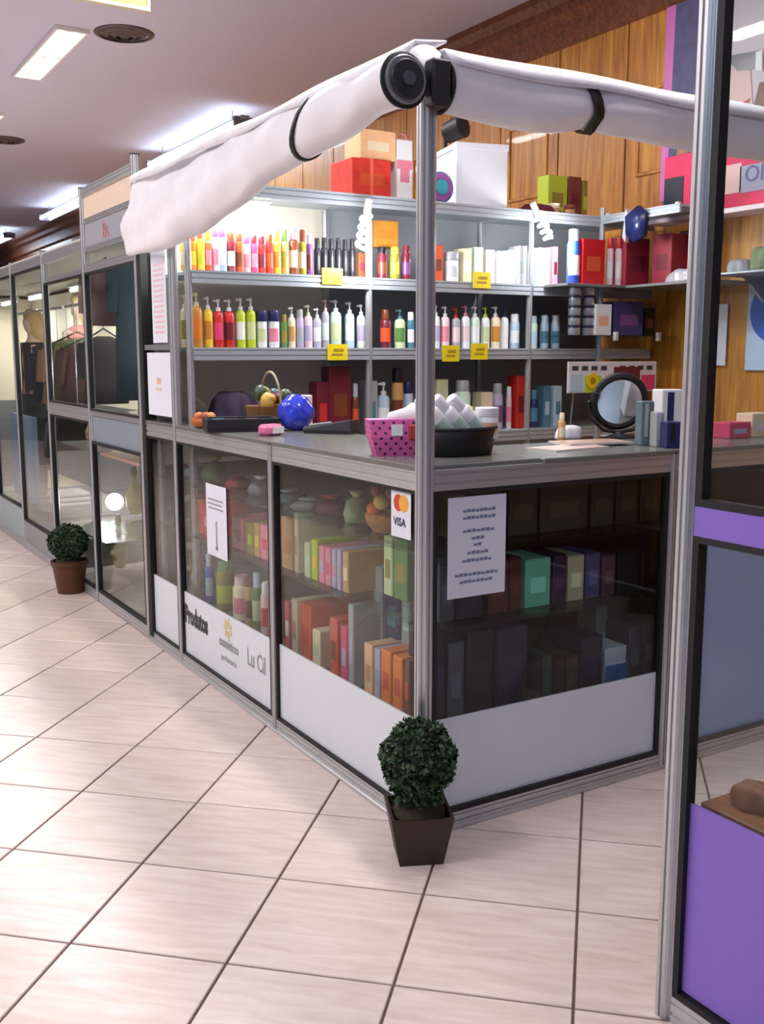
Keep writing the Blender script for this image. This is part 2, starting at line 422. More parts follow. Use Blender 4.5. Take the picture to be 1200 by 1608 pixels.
WPANEL = mat((216, 224, 230), 0.35, noise=0.02, name='white_acrylic')
BOARD = mat((112, 114, 110), 0.22, noise=0.05, name='grey_laminate')
DARKB = mat((52, 50, 48), 0.7, noise=0.1, name='dark_backing')
ZC0, ZC1 = 1.055, 1.115
WP = 0.355
K = thing('perfume_kiosk', 'aluminium and glass perfume kiosk with corner counter and white lower panels', 'kiosk')
post(0, 0, 0, 2.20, K, True); post(0, 1.02, 0, ZC1, K); post(0, 2.05, 0, 2.24, K); post(0, 2.53, 0, 2.39, K)
post(1.0, 0, 0, ZC1, K); post(2.0, 0, 0, ZC1, K)
segs = [(0.02, 1.0), (1.04, 2.03), (2.07, 2.51)]
for a, b in segs:
    rail_y(0, a, b, ZC0, ZC1, K); rail_y(0, a, b, 0.012, 0.055, K)
    seal('X', -.004, a, b, .055, ZC0, K, .011)
    pane('X', 0, a+.01, b-.01, WP, ZC0-.01, K)
    pane('X', 0, a+.01, b-.01, .064, WP, K, WPANEL, 'white_panel')
box('base_trim', (-.022, .0, 0), (.022, 2.53, .014), ALU, K, .002)
for a, b in ((0.02, .98), (1.02, 1.98)):
    rail_x(0, a, b, ZC0, ZC1, K); rail_x(0, a, b, 0.012, 0.055, K)
    seal('Y', -.004, a, b, .055, ZC0, K, .016)
pane('Y', 0, .03, .97, WP, ZC0-.01, K)
pane('Y', 0, .03, .97, .064, WP, K, WPANEL, 'white_panel')
pane('Y', 0, 1.03, 1.97, .82, ZC0-.01, K)
pane('Y', 0, 1.03, 1.97, .064, .82, K, mat((136, 164, 210), .12, noise=.12, scale=2.5, name='pale_blue_reflection'), 'reflection_panel')  # pale blue stands in for the corridor reflected in the lower glass
box('base_trim', (.0, -.022, 0), (2.0, .022, .014), ALU, K, .002)
box('counter_top', (-.018, .0, ZC1-.004), (.43, 2.50, ZC1+.014), BOARD, K)
box('counter_top', (.43, -.018, ZC1-.004), (2.98, .43, ZC1+.014), BOARD, K)
box('counter_shade_board', (.43, .43, .05), (.445, 2.0, ZC1-.006), DARKB, K)  # boards added behind both counters to keep their insides dim
box('counter_shade_board', (.445, .43, .05), (2.98, .445, ZC1-.006), DARKB, K)
box('counter_divider', (.46, .02, .05), (.47, .42, .36), DARKB, K)
for z, m in ((.295, BOARD), (.625, GLASS_G), (.86, GLASS_G)):
    box('counter_shelf', (.03, .03, z-.012), (.42, 2.49, z), m, K, .001)
    box('counter_shelf', (.425, .03, z-.012), (.98, .42, z), m, K, .001)
box('counter_shelf', (1.03, .03, .835), (1.97, .42, .847), BOARD, K, .001)
# upper side pane with posters between the two tall posts
rail_y(0, 2.07, 2.51, 2.16, 2.21, K); pane('X', 0, 2.07, 2.51, ZC1, 2.16, K)
rail_y(0, 2.07, 2.51, 1.468, 1.492, K, .010)
box('black_jamb', (-.02, 2.452, .03), (.02, 2.498, 2.16), RUBBER, K, .002)
# logo on the left panel
INK = mat((58, 60, 60), .6, noise=.05); INKL = mat((140, 146, 144), .6, noise=.05); GOLD = mat((222, 196, 140), .5, noise=.05)
nx = -.0045
def on_left(x_px, y_px): return at(x_px, y_px, 'X', nx)
p0 = on_left(300, 985)
text_mesh('logo_text', 'Produtos', .115, INK, K, (nx, 2.015, .215), (0, -1, 0), (0, 0, 1), sx=.66, bold=.006)
text_mesh('logo_text', 'cosméticos', .062, INKL, K, (nx, 1.60, .205), (0, -1, 0), (0, 0, 1), sx=.75, bold=.001)
text_mesh('logo_text', 'Lu Cil', .105, INKL, K, (nx, 1.30, .195), (0, -1, 0), (0, 0, 1), sx=.72)
text_mesh('logo_text', 'perfumaria', .04, INKL, K, (nx, 1.58, .145), (0, -1, 0), (0, 0, 1), sx=.95)
bm = bmesh.new()
for k in range(7):
    a = k*2*PI/7; c_ = Vector((nx, 1.50, .295)); d1 = Vector((0, math.cos(a), math.sin(a))); d2 = Vector((0, -math.sin(a), math.cos(a)))
    q = [c_+d1*.008, c_+d1*.03+d2*.012, c_+d1*.05, c_+d1*.03-d2*.012]; bm.faces.new([bm.verts.new(v) for v in q])
bm_obj('logo_flower', bm, GOLD, K)

# notices and stickers
PAPER = mat((222, 226, 236), .7, noise=.02, name='white_paper')
def paper(name, label, cat, plane, pos, a0, a1, z0, z1, lines=(), ink=INKL, pm=None, group=None):
    p_ = pm or PAPER
    t = thing(name, label, cat, (pos, (a0+a1)/2, z0) if plane == 'X' else ((a0+a1)/2, pos, z0), 0, group)
    w = abs(a1-a0)/2; hh = z1-z0
    if plane == 'X': box('sheet', (-.0012, -w, 0), (.0, w, hh), p_, t, 0)
    else: box('sheet', (-w, -.0012, 0), (w, .0, hh), p_, t, 0)
    if lines:
        bm = bmesh.new()
        for (u0, u1, q0, q1) in lines:    # fractions across (left to right) and up
            if plane == 'X': pts = [(-.002, w-2*w*u, hh*q) for u, q in ((u0, q0), (u1, q0), (u1, q1), (u0, q1))]
            else: pts = [(-w+2*w*u, -.002, hh*q) for u, q in ((u0, q0), (u1, q0), (u1, q1), (u0, q1))]
            bm.faces.new([bm.verts.new(v) for v in pts])
        bm_obj('printed_lines', bm, ink, t)
    return t
INKB = mat((118, 130, 160), .6, noise=.08)
ln = []
for (u0, u1, q) in ((.25, .82, .86), (.25, .82, .79), (.25, .80, .66), (.40, .63, .585), (.44, .58, .52), (.33, .70, .44), (.25, .76, .365), (.12, .88, .225), (.2, .78, .155)):
    n_ = max(2, int((u1-u0)/.07)); st = (u1-u0)/n_
    for k in range(n_):
        ln.append((u0+k*st, u0+(k+.86)*st, q-.014, q+.018-.008*((k*7) % 3 == 0)))
paper('paper_notice', 'white printed notice taped inside the dark right-hand glass front', 'notice', 'Y', -.006, .078, .292, .726, 1.030, ln, INKB)
paper('paper_notice', 'narrow white notice with a vertical arrow on the left-hand glass', 'notice', 'X', -.006, 1.70, 1.475, .590, .900,
      [(.1, .85, .78, .80), (.1, .8, .72, .74), (.12, .85, .66, .68), (.47, .53, .12, .50), (.44, .56, .10, .14)], INKL)
t = paper('card_sticker', 'white payment card sticker beside the corner post', 'sticker', 'X', -.006, .172, .062, .902, 1.048, [])
for cy, c, dx in ((.014, (196, 70, 40), 0), (-.016, (236, 172, 60), -.0004)):
    bm = bmesh.new(); vs = [bm.verts.new((-.0016+dx, cy+.026*math.cos(2*PI*k/24), .105+.026*math.sin(2*PI*k/24))) for k in range(24)]; bm.faces.new(vs)
    bm_obj('circle_mark', bm, mat(c, .5, noise=.03), t)
text_mesh('card_text', 'VISA', .034, mat((40, 48, 92), .5, noise=.03), t, (-.0022, .040, .036), (0, -1, 0), (0, 0, 1), sx=1.0, bold=.001)
PINKI = mat((228, 192, 200), .6, noise=.05)
paper('price_list', 'tall white price list with pink print on the side glass', 'notice', 'X', -.008, 2.32, 2.12, 1.50, 1.93,
      [(.15, .85, .1+.055*k, .125+.055*k) for k in range(14)], PINKI)
paper('price_list', 'blank white poster below the tall pink-printed price list', 'notice', 'X', -.008, 2.42, 2.09, 1.16, 1.455, [(.35, .62, .40, .44), (.40, .58, .50, .60)], mat((226, 190, 160), .6))

# ------------------------------------------------------------------ rolled awning
CANVAS = fabric('white_canvas', (240, 240, 247), .15, 60, .6)
BLACK = mat((22, 22, 26), .5, noise=.08, name='black_plastic')
def interp(tab, v):
    for (a, b), (c, d) in zip(tab, tab[1:]):
        if v <= c: return b+(d-b)*max(0, (v-a))/(c-a)
    return tab[-1][1]
A = thing('rolled_awning', 'white canvas awning rolled along the left side, drooping at far end', 'awning', (0, 0, 0))
BOT = [(-.03, 2.128), (.24, 2.126), (.60, 2.088), (1.15, 2.015), (1.6, 1.925), (2.1, 1.90), (2.66, 1.918)]
WID = [(-.03, .068), (.6, .070), (1.15, .075), (1.6, .075), (2.66, .05)]
rings = []
NS = 72; NK = 28
for s in range(NS+1):
    yy = -.03+2.45*s/NS
    zt = 2.262+.006*math.sin(yy*3); zb = interp(BOT, yy)+.006*math.sin(yy*9.0); w = interp(WID, yy)
    dr = max(0, min(1, (yy-.5)/1.2))
    ring = []
    for k in range(NK):
        a = 2*PI*k/NK; cz = (zt+zb)/2; hz = (zt-zb)/2
        vz = cz+hz*math.sin(a); f = (vz-zb)/(zt-zb)
        wx = w*math.cos(a)*(1-dr*.55*max(0, f-.25))
        fold = .010*dr*math.sin(f*13+yy*5.0)+.006*math.sin(yy*17+f*4)
        ring.append((-.02+wx+fold*(1 if abs(math.cos(a)) > .2 else .3)-.03*dr*(1-f), yy+.07*(1-f)*(s/NS)**6, vz))
    rings.append(ring)
    if s == round(NS*.63/2.45): strapA = ring
loft('canvas_roll', rings, CANVAS, A)
flap = []
for s in range(41):
    yy = -.02+2.42*s/40
    flap.append([(.05, yy, 2.285), (-.055-.008*math.sin(yy*6), yy, 2.272-.004*math.sin(yy*8)), (-.075, yy, 2.235-.012*math.sin(yy*4)**2), (-.07, yy, 2.235-.012*math.sin(yy*4)**2), (-.05, yy, 2.262), (.05, yy, 2.278)])
loft('canvas_flap', flap, CANVAS, A)
def strap_from(ring, axis, wd, parent, grow=1.09, skew=0.0):
    n = len(ring); cx = sum(p[0] for p in ring)/n; cy = sum(p[1] for p in ring)/n; cz = sum(p[2] for p in ring)/n
    rz_ = max(p[2] for p in ring)-cz
    rings = []
    for sgn, g in ((-1, grow-.07), (-1, grow), (1, grow), (1, grow-.07), (-1, grow-.07)):
        r2 = []
        for x, y, z in ring:
            sk = skew*(z-cz)/rz_
            if axis == 'Y': r2.append((cx+(x-cx)*g, cy+sgn*wd+sk, cz+(z-cz)*g))
            else: r2.append((cx+sgn*wd+sk, cy+(y-cy)*g, cz+(z-cz)*g))
        rings.append(r2)
    return loft('strap', rings, BLACK, parent, cap=False)
strap_from(strapA, 'Y', .012, A, 1.11, -.06)
def reel(parent, c, axis):
    o = bpy.data.objects.new('reel', None)
    parts = ((.072, .012, BLACK, 0), (.062, .016, mat((128, 128, 134), .4, .5), .006), (.050, .018, BLACK, .012), (.018, .012, mat((90, 92, 98), .4, .6), .026))
    first = None
    for r, t_, m, off in parts:
        bm = bmesh.new(); add_lathe(bm, [(r*.97, 0), (r, .003), (r, t_-.003), (r*.95, t_)], 32)
        o = bm_obj('reel_disc', bm, m, parent if first is None else first); auto_smooth(o)
        if first is None:
            first = o; o.location = c; o.rotation_euler = (PI/2, 0, 0) if axis == 'Y' else (0, -PI/2, 0)
        else: o.location = (0, 0, off)
    return first
pr = at(637, 125, 'Y', -.06); reel(A, (pr.x, -.045, pr.z), 'Y')
box('reel_bracket', (-.03, -.075, 2.10), (.03, -.03, 2.22), BLACK, A, .006)
B_ = thing('rolled_awning', 'white canvas awning rolled straight across the right side', 'awning', (0, 0, 0))
rings = []
for s in range(73):
    xx = .045+2.3*s/72
    sag = .012*math.sin(PI*min(1, max(0, xx/.56)))*1.0 + .010*math.sin(PI*min(1, max(0, (xx-.6)/1.5)))
    r = .066+.004*math.sin(xx*4)-.010*math.exp(-((xx-.57)/.05)**2)
    ring = []
    for k in range(24):
        a = 2*PI*k/24
        lo = sag*2*(1 if math.sin(a) < 0 else 0)*abs(math.sin(a))
        ring.append((xx, r*math.cos(a)*(1+.05*math.sin(a*3+xx*6)), 2.178+r*math.sin(a)-lo+.004*math.sin(a*5+xx*11)))
    rings.append(ring)
    if s == round(72*(.57-.045)/2.3): strapB = ring
loft('canvas_roll', rings, CANVAS, B_)
flap = []
for s in range(41):
    xx = .03+2.3*s/40
    flap.append([(xx, .05, 2.262), (xx, -.04, 2.258-.003*math.sin(xx*9)), (xx, -.075, 2.215-.01*math.sin(xx*5)**2), (xx, -.070, 2.213-.01*math.sin(xx*5)**2), (xx, -.037, 2.25), (xx, .05, 2.254)])
loft('canvas_flap', flap, CANVAS, B_)
strap_from(strapB, 'X', .019, B_, 1.22, -.02)
reel(B_, (.045, -.005, 2.165), 'X')
# ------------------------------------------------------------------ shelving behind the counter
STEEL = mat((176, 186, 194), .4, .4, noise=.06, name='shelf_steel')
BACKW = mat((226, 218, 204), .6, noise=.04, name='cream_back_panel')
BACKG = mat((150, 156, 160), .6, noise=.06, name='grey_back_panel')
SZ = [1.035, 1.478, 1.822, 2.215]      # shelf top heights
SH = thing('shelving_unit', 'grey steel back shelving unit packed with bottles behind the counter', 'shelves')
SF, SB = 2.02, 2.47
for x in (0.06, 1.0, 2.02):
    for yy in (SF, SB): o = prism('upright', [(u*.75, v*.75) for u, v in PP], .02, 2.215, ALU, SH); o.location = (x, yy, 0)
for z in SZ:
    for a, b in ((.07, .99), (1.01, 2.01), (2.03, 2.93)):
        box('shelf_board', (a, SF-.01, z-.018), (b, SB, z), STEEL, SH, .002)
        rail_x(SF-.014, a, b, z-.058, z-.001, SH, .008, STEEL)
for a, b, m in ((.07, .99, BACKW), (1.01, 2.01, BACKG), (2.03, 2.95, BACKG)):
    box('back_panel', (a, SB+.012, .9), (b, SB+.024, 2.2), m, SH, 0)
DSH = thing('wall_shelving', 'narrow side shelves on the wood wall with red boxes and tins', 'shelves')
o = prism('upright', [(u*.75, v*.75) for u, v in PP], .02, 2.26, ALU, DSH); o.location = (2.52, 2.0, 0)
ZG = at(1000, 527, 'Y', 1.84).z
box('shelf_board', (2.10, 1.80, 1.808), (2.52, 1.995, 1.822), BOARD, DSH, .001); box('shelf_board', (2.10, 1.84, ZG-.012), (2.98, 1.995, ZG), GLASS_G, DSH, .001)
for x_ in (968, 1035):
    pq = at(x_, 524, 'Y', 1.835); box('shelf_clip', (pq.x-.013, 1.828, ZG-.03), (pq.x+.013, 1.85, ZG+.02), mat((206, 204, 196), .4), DSH)
for z, x0, y0, m in ((2.215, 2.52, 1.42, STEEL), (1.822, 2.52, 1.22, BOARD)):
    box('shelf_board', (x0, y0, z-.014), (2.985, 2.0, z), m, DSH, .001)
    for yy in (y0+.03, 1.96):
        box('shelf_clip', (x0-.006, yy-.012, z-.022), (x0+.02, yy+.012, z+.012), mat((206, 204, 196), .4), DSH)
rail_y(2.515, 1.42, 1.99, 2.17, 2.216, DSH, .008, STEEL)

# price tags
YEL = mat((236, 214, 30), .5, noise=.05, name='yellow_card'); TAGI = mat((176, 140, 24), .6, noise=.1)
for x, y, w, z0, lab in ((522, 434, 36, 0, 'yellow price card on upper shelf edge under the black bottles'), (530, 553, 36, 0, 'yellow price card on middle shelf edge left of the tall upright'), (757, 440, 34, 0, 'yellow price card under the white boxes on upper shelf'), (708, 555, 32, 0, 'left of two close yellow price cards on middle shelf'), (753, 552, 32, 0, 'right of two close yellow price cards on middle shelf')):
    p = at(x, y, 'Y', SF-.026); d = proj(p)[2]; ww = w*d/FPX/2; hh = 25*d/FPX/2
    t = thing('price_card', lab, 'price card', (p.x, p.y, p.z-hh), 0, 'yellow shelf price cards')
    box('card', (-ww, -.002, 0), (ww, .002, 2*hh), YEL, t, 0)
    bm = bmesh.new()
    for q0, q1, u0, u1 in ((.30, .42, -.6, .5), (.55, .72, -.4, .6)):
        bm.faces.new([bm.verts.new((ww*u, -.003, 2*hh*q)) for u, q in ((u0, q0), (u1, q0), (u1, q1), (u0, q1))])
    bm_obj('scribble', bm, TAGI, t)

# compact fluorescent lamps hung on the shelving uprights
LAMPE = emis_mat('lamp_glow', (0.95, 0.98, 1.0), 14.0)
for (xt, yt, xb, yb), lab, e in (((579, 318, 566, 392), 'white energy-saving lamp hanging on left shelving upright', 16), ((838, 322, 864, 378), 'white energy-saving lamp hanging on right shelving upright', 13)):
    a = at(xt, yt, 'Y', 1.93); b = at(xb, yb, 'Y', 1.93)
    t = thing('hanging_lamp', lab, 'lamp', a); v = (b-a)
    tube('lamp_holder', [v*-.06, v*.22], .018, WHITEM, t, 10)
    ax = v.normalized(); s1 = ax.cross(Vector((0, 1, 0))).normalized(); s2 = ax.cross(s1)
    pts = []
    for k in range(61):
        f = k/60; an = f*2*PI*4
        pts.append(v*(.26+.70*f) + (s1*math.cos(an)+s2*math.sin(an))*.022)
    tube('spiral_tube', pts, .0105, LAMPE, t, 6)
    l = bpy.data.lights.new('lamp_light', 'POINT'); l.energy = e; l.color = (.95, .97, 1); l.shadow_soft_size = .05
    lo = bpy.data.objects.new('lamp_light', l); COL.objects.link(lo); lo.location = b+Vector((.0, -.07, -.02))

t = thing('shelf_tube_lamp', 'tube lamp under shelving top half hidden by the drooping awning', 'lamp', (.30, 2.08, 2.14))
box('housing', (-.2, -.02, .008), (.2, .02, .016), WHITEM, t); tube('lamp_tube', [(-.19, 0, -.008), (.19, 0, -.008)], .011, TUBE_E, t, 10)
area_light('shelf_lamp_light', (.30, 2.07, 2.11), .38, .05, 14, (1, .98, .95), (.35, 0, 0))
# ------------------------------------------------------------------ products
CP = dict(yellow=(250, 206, 60), orange=(240, 130, 40), red=(206, 44, 42), pink=(236, 140, 160), hotpink=(226, 70, 120), white=(238, 240, 242), cream=(240, 226, 190),
          lilac=(190, 180, 210), purple=(120, 70, 130), maroon=(110, 28, 44), brown=(120, 62, 34), black=(22, 22, 30), lime=(190, 210, 50), green=(96, 140, 70),
          mint=(206, 232, 214), teal=(80, 130, 150), palepink=(240, 214, 216), paleblue=(186, 210, 228), navy=(34, 40, 92), grey=(170, 174, 178), amber=(206, 140, 50),
          olive=(150, 140, 50), peach=(242, 190, 150), blue=(50, 80, 190), palegreen=(206, 220, 170), orangered=(214, 84, 44), tan=(206, 160, 100), silver=(196, 200, 206))
WORD = dict(hotpink='hot-pink', palepink='pale pink', paleblue='pale blue', palegreen='pale green', orangered='orange-red', lilac='lilac')
def cw(c): return WORD.get(c, c)
def pm(c, rough=.32): return mat(CP[c], rough, noise=.06, scale=25, coat=.2)
def bottle(kind, name, label, cat, loc, w, h, body, cap, lab, group):
    t = thing(name, label, cat, loc, 0, group); r = w/2*.96
    if kind == 'pump':
        lathe('body', [(r*.94, 0), (r, .006), (r, h*.66), (r*.84, h*.725), (r*.40, h*.76)], pm(body), t, 14)
        bm = bmesh.new(); add_lathe(bm, [(r*.46, h*.757), (r*.46, h*.83), (r*.16, h*.83), (r*.16, h*.93), (r*.34, h*.935), (r*.34, h*.985), (r*.2, h)], 10)
        add_box(bm, (-r*.95, -r*.14, h*.945), (-r*.2, r*.14, h*.985), 0); auto_smooth(bm_obj('pump_head', bm, pm(cap), t))
    elif kind == 'spray':
        lathe('body', [(r*.94, 0), (r, h*.02), (r, h*.68), (r*.80, h*.73), (r*.60, h*.745)], pm(body), t, 14)
        lathe('cap', [(r*.70, h*.743), (r*.70, h*.97), (r*.58, h)], pm(cap), t, 12)
    elif kind == 'cap':
        lathe('body', [(r*.9, 0), (r, h*.02), (r, h*.72), (r*.86, h*.78)], pm(body), t, 14)
        lathe('cap', [(r*.80, h*.775), (r*.80, h*.97), (r*.66, h)], pm(cap), t, 12)
    elif kind == 'jar':
        lathe('body', [(r*.9, 0), (r, h*.06), (r, h*.68), (r*.92, h*.72)], pm(body), t, 16)
        lathe('cap', [(r*1.0, h*.71), (r*1.03, h*.73), (r*1.03, h*.97), (r*.95, h)], pm(cap), t, 16)
    z0, z1 = (h*.16, h*.52)
    n = 7; a0 = -PI/2-.5-1.0; rings = []
    rr = r*1.012
    bm = bmesh.new()
    lo = [bm.verts.new((rr*math.cos(a0+2.0*k/n), rr*math.sin(a0+2.0*k/n), z0)) for k in range(n+1)]
    hi = [bm.verts.new((rr*math.cos(a0+2.0*k/n), rr*math.sin(a0+2.0*k/n), z1)) for k in range(n+1)]
    for k in range(n): bm.faces.new((lo[k], lo[k+1], hi[k+1], hi[k]))
    bm_obj('label_print', bm, pm(lab, .5), t, True)
    return t
def carton(name, label, cat, a, b, body, lab, group, face='Y', loc=None, m=None):
    # a,b: world corners
    cx, cy = (a[0]+b[0])/2, (a[1]+b[1])/2
    t = thing(name, label, cat, (cx, cy, a[2]), 0, group)
    w, d, h = (b[0]-a[0])/2, (b[1]-a[1])/2, b[2]-a[2]
    w, d = abs(w), abs(d)
    box('carton_body', (-w, -d, 0), (w, d, h), m or pm(body, .45), t, min(.003, w*.2, d*.2))
    e = .0006
    if face == 'Y': box('label_print', (-w*.6, -d-e, h*.30), (w*.6, -d+e, h*.62), pm(lab, .5), t, 0)
    else: box('label_print', (-w-e, -d*.6, h*.30), (-w+e, d*.6, h*.62), pm(lab, .5), t, 0)
    box('top_flap', (-w*.97, -d*.97, h-.0005), (w*.97, d*.97, h+.0012), m or pm(body, .45), t, 0)
    return t
def row(items, Y, zb, where, group):
    n = 0
    for (x, w, yt, kind, body, cap, lab) in items:
        n += 1
        p = at(x, yt, 'Y', Y); yb = proj((p.x, Y, zb))[1]; p = at(x, (yt+yb)/2, 'Y', Y)
        top_z = at(x, yt, 'Y', Y).z; h = top_z-zb; d = proj(p)[2]; wm = w*d/FPX*(.98 if kind == 'box' else 1.06)
        nm = {'pump': 'pump_bottle', 'spray': 'spray_bottle', 'cap': 'lotion_bottle', 'jar': 'cream_jar', 'box': 'cosmetic_box'}[kind]
        if kind == 'box':
            carton(nm, '%s box with %s label, %s from left on %s' % (cw(body), cw(lab), ORD[n], where), 'box', (p.x-wm/2, Y-.02, zb), (p.x+wm/2, Y+.07, zb+h), body, lab, group)
        else:
            noun = {'pump': 'pump bottle', 'spray': 'bottle', 'cap': 'bottle', 'jar': 'jar'}[kind]; cn = {'pump': 'pump', 'spray': 'cap', 'cap': 'cap', 'jar': 'lid'}[kind]
            bottle(kind, nm, '%s %s with %s %s, %s from left on %s' % (cw(body), noun, cw(cap), cn, ORD[n], where), 'jar' if kind == 'jar' else 'bottle', (p.x, Y, zb), wm, h, body, cap, lab, group)
U = [(291, 16, 371, 'cap', 'yellow', 'yellow', 'cream'), (303, 11, 366, 'cap', 'orange', 'orangered', 'yellow'), (315, 13, 361, 'cap', 'yellow', 'orangered', 'lime'), (327, 12, 362, 'spray', 'orangered', 'orange', 'pink'),
     (339, 13, 358, 'cap', 'white', 'hotpink', 'pink'), (350, 12, 358, 'cap', 'paleblue', 'purple', 'white'), (363, 14, 364, 'cap', 'maroon', 'brown', 'white'), (376, 12, 366, 'cap', 'orangered', 'brown', 'brown'),
     (388, 11, 371, 'cap', 'palepink', 'hotpink', 'pink'), (399, 11, 370, 'cap', 'hotpink', 'maroon', 'pink'), (411, 12, 371, 'cap', 'red', 'maroon', 'maroon'), (423, 12, 368, 'cap', 'red', 'brown', 'orangered'),
     (435, 12, 362, 'spray', 'yellow', 'yellow', 'orange'), (447, 12, 361, 'spray', 'tan', 'green', 'olive'), (461, 15, 357, 'spray', 'brown', 'pink', 'peach'), (475, 12, 361, 'spray', 'olive', 'brown', 'cream'), (486, 10, 369, 'cap', 'purple', 'lilac', 'maroon'),
     (498, 11, 374, 'spray', 'black', 'black', 'black'), (509, 11, 373, 'spray', 'black', 'black', 'black'), (520, 11, 375, 'spray', 'black', 'black', 'black'), (531, 11, 374, 'spray', 'black', 'black', 'black'), (542, 11, 376, 'spray', 'black', 'black', 'black'), (553, 11, 375, 'spray', 'black', 'black', 'black'),
     (566, 13, 398, 'box', 'brown', 'brown', 'maroon'),
     (600, 17, 388, 'cap', 'maroon', 'black', 'brown'), (620, 16, 388, 'cap', 'olive', 'yellow', 'yellow'), (638, 15, 386, 'cap', 'maroon', 'maroon', 'purple'),
     (686, 17, 386, 'box', 'orangered', 'red', 'brown'), (709, 22, 396, 'jar', 'white', 'grey', 'silver'), (731, 17, 391, 'box', 'cream', 'cream', 'white'), (749, 17, 389, 'box', 'mint', 'mint', 'white'), (767, 17, 393, 'box', 'palepink', 'pink', 'white'),
     (784, 16, 395, 'box', 'white', 'white', 'mint'), (800, 15, 394, 'box', 'white', 'white', 'paleblue'), (817, 17, 387, 'box', 'white', 'white', 'mint'), (851, 25, 390, 'box', 'mint', 'palegreen', 'peach'), (869, 10, 388, 'box', 'pink', 'maroon', 'maroon')]
row(U, 2.09, SZ[2], 'upper back shelf', 'products on the upper back shelf')
Mi = [(291, 14, 463, 'pump', 'cream', 'cream', 'olive'), (309, 17, 460, 'pump', 'amber', 'cream', 'orange'), (327, 14, 466, 'pump', 'yellow', 'white', 'amber'), (343, 16, 470, 'pump', 'red', 'white', 'hotpink'), (360, 16, 470, 'pump', 'red', 'white', 'maroon'),
      (378, 15, 468, 'pump', 'lime', 'white', 'white'), (394, 15, 468, 'pump', 'lime', 'white', 'palegreen'), (411, 16, 488, 'jar', 'white', 'navy', 'palegreen'), (430, 17, 488, 'jar', 'white', 'navy', 'pink'), (446, 10, 494, 'cap', 'green', 'olive', 'olive'),
      (458, 12, 482, 'pump', 'cream', 'white', 'tan'), (471, 12, 486, 'cap', 'lilac', 'grey', 'grey'), (484, 13, 479, 'pump', 'palepink', 'palegreen', 'lilac'), (498, 13, 484, 'pump', 'lilac', 'white', 'white'), (511, 12, 470, 'pump', 'grey', 'palepink', 'mint'),
      (527, 18, 471, 'pump', 'mint', 'white', 'palegreen'), (549, 15, 474, 'pump', 'paleblue', 'white', 'white'), (567, 14, 478, 'pump', 'white', 'white', 'lilac'),
      (605, 18, 486, 'spray', 'maroon', 'brown', 'orangered'), (628, 17, 486, 'pump', 'palegreen', 'teal', 'green'), (645, 12, 490, 'cap', 'teal', 'white', 'white'),
      (684, 14, 479, 'pump', 'white', 'white', 'lilac'), (699, 14, 481, 'pump', 'palepink', 'white', 'pink'), (716, 14, 484, 'pump', 'grey', 'red', 'palepink'), (731, 14, 480, 'pump', 'white', 'pink', 'palepink'), (746, 15, 481, 'pump', 'mint', 'white', 'white'),
      (762, 14, 482, 'pump', 'white', 'lime', 'palegreen'), (778, 15, 481, 'pump', 'cream', 'white', 'amber'), (792, 13, 482, 'pump', 'white', 'navy', 'white'), (808, 16, 493, 'cap', 'paleblue', 'white', 'white'), (838, 12, 496, 'cap', 'mint', 'paleblue', 'paleblue'), (855, 14, 495, 'cap', 'paleblue', 'paleblue', 'teal'), (872, 14, 495, 'cap', 'paleblue', 'white', 'teal')]
row(Mi, 2.09, SZ[1], 'middle back shelf', 'products on the middle back shelf')
Lo = [(505, 22, 600, 'box', 'maroon', 'maroon', 'red'), (532, 40, 576, 'box', 'maroon', 'maroon', 'brown'), (558, 12, 602, 'spray', 'brown', 'silver', 'orangered'), (582, 20, 598, 'box', 'grey', 'grey', 'teal'), (602, 20, 600, 'pump', 'paleblue', 'white', 'white'), (624, 19, 578, 'cap', 'tan', 'black', 'brown'), (641, 16, 600, 'cap', 'paleblue', 'navy', 'white'),
      (692, 22, 596, 'box', 'palegreen', 'green', 'palegreen'), (726, 26, 597, 'cap', 'mint', 'grey', 'teal'), (762, 22, 616, 'box', 'cream', 'cream', 'tan'), (781, 17, 602, 'cap', 'lilac', 'grey', 'purple'), (799, 9, 607, 'cap', 'palepink', 'white', 'pink'), (815, 17, 590, 'box', 'red', 'red', 'maroon'),
      (838, 14, 612, 'spray', 'navy', 'teal', 'teal'), (856, 14, 606, 'box', 'teal', 'teal', 'paleblue'), (873, 15, 606, 'box', 'paleblue', 'teal', 'teal')]
row(Lo, 2.09, SZ[0], 'lowest back shelf', 'products on the lowest back shelf')
# things on top of the shelving
def px_box(xl, xr, yt, Y, zb, dep):
    a = at(xl, yt, 'Y', Y); b = at(xr, yt, 'Y', Y); return (a.x, Y, zb), (b.x, Y+dep, (a.z+b.z)/2)
GIFT_R = mat((214, 58, 44), .5, noise=.45, scale=22); GIFT_P = mat((246, 196, 146), .5, noise=.12, scale=30)
a, b = px_box(553, 614, 250, 2.06, SZ[3], .22)
t = carton('gift_box', 'glossy red patterned gift box on top of the shelving', 'box', a, b, 'red', 'orangered', None, m=GIFT_R)
box('ribbon', ((b[0]-a[0])*-.04, -.112, .001), ((b[0]-a[0])*.04, .112, b[2]-a[2]+.004), mat((236, 110, 80), .4), t, 0)
zt = b[2]+.004; a, b = px_box(566, 622, 205, 2.07, zt, .16)
carton('gift_box', 'peach gift box stacked on the red patterned gift box', 'box', a, b, 'peach', 'cream', None, m=GIFT_P)
a, b = px_box(624, 648, 220, 2.07, SZ[3], .10)
t = carton('gift_bag', 'white gift bag with pink band beside the red gift box', 'bag', a, b, 'white', 'pink', None)
hb = b[2]-a[2]; wb = (b[0]-a[0])/2
box('pink_band', (-wb-.001, -.052, hb*.52), (wb+.001, -.049, hb*.66), pm('pink'), t, 0)
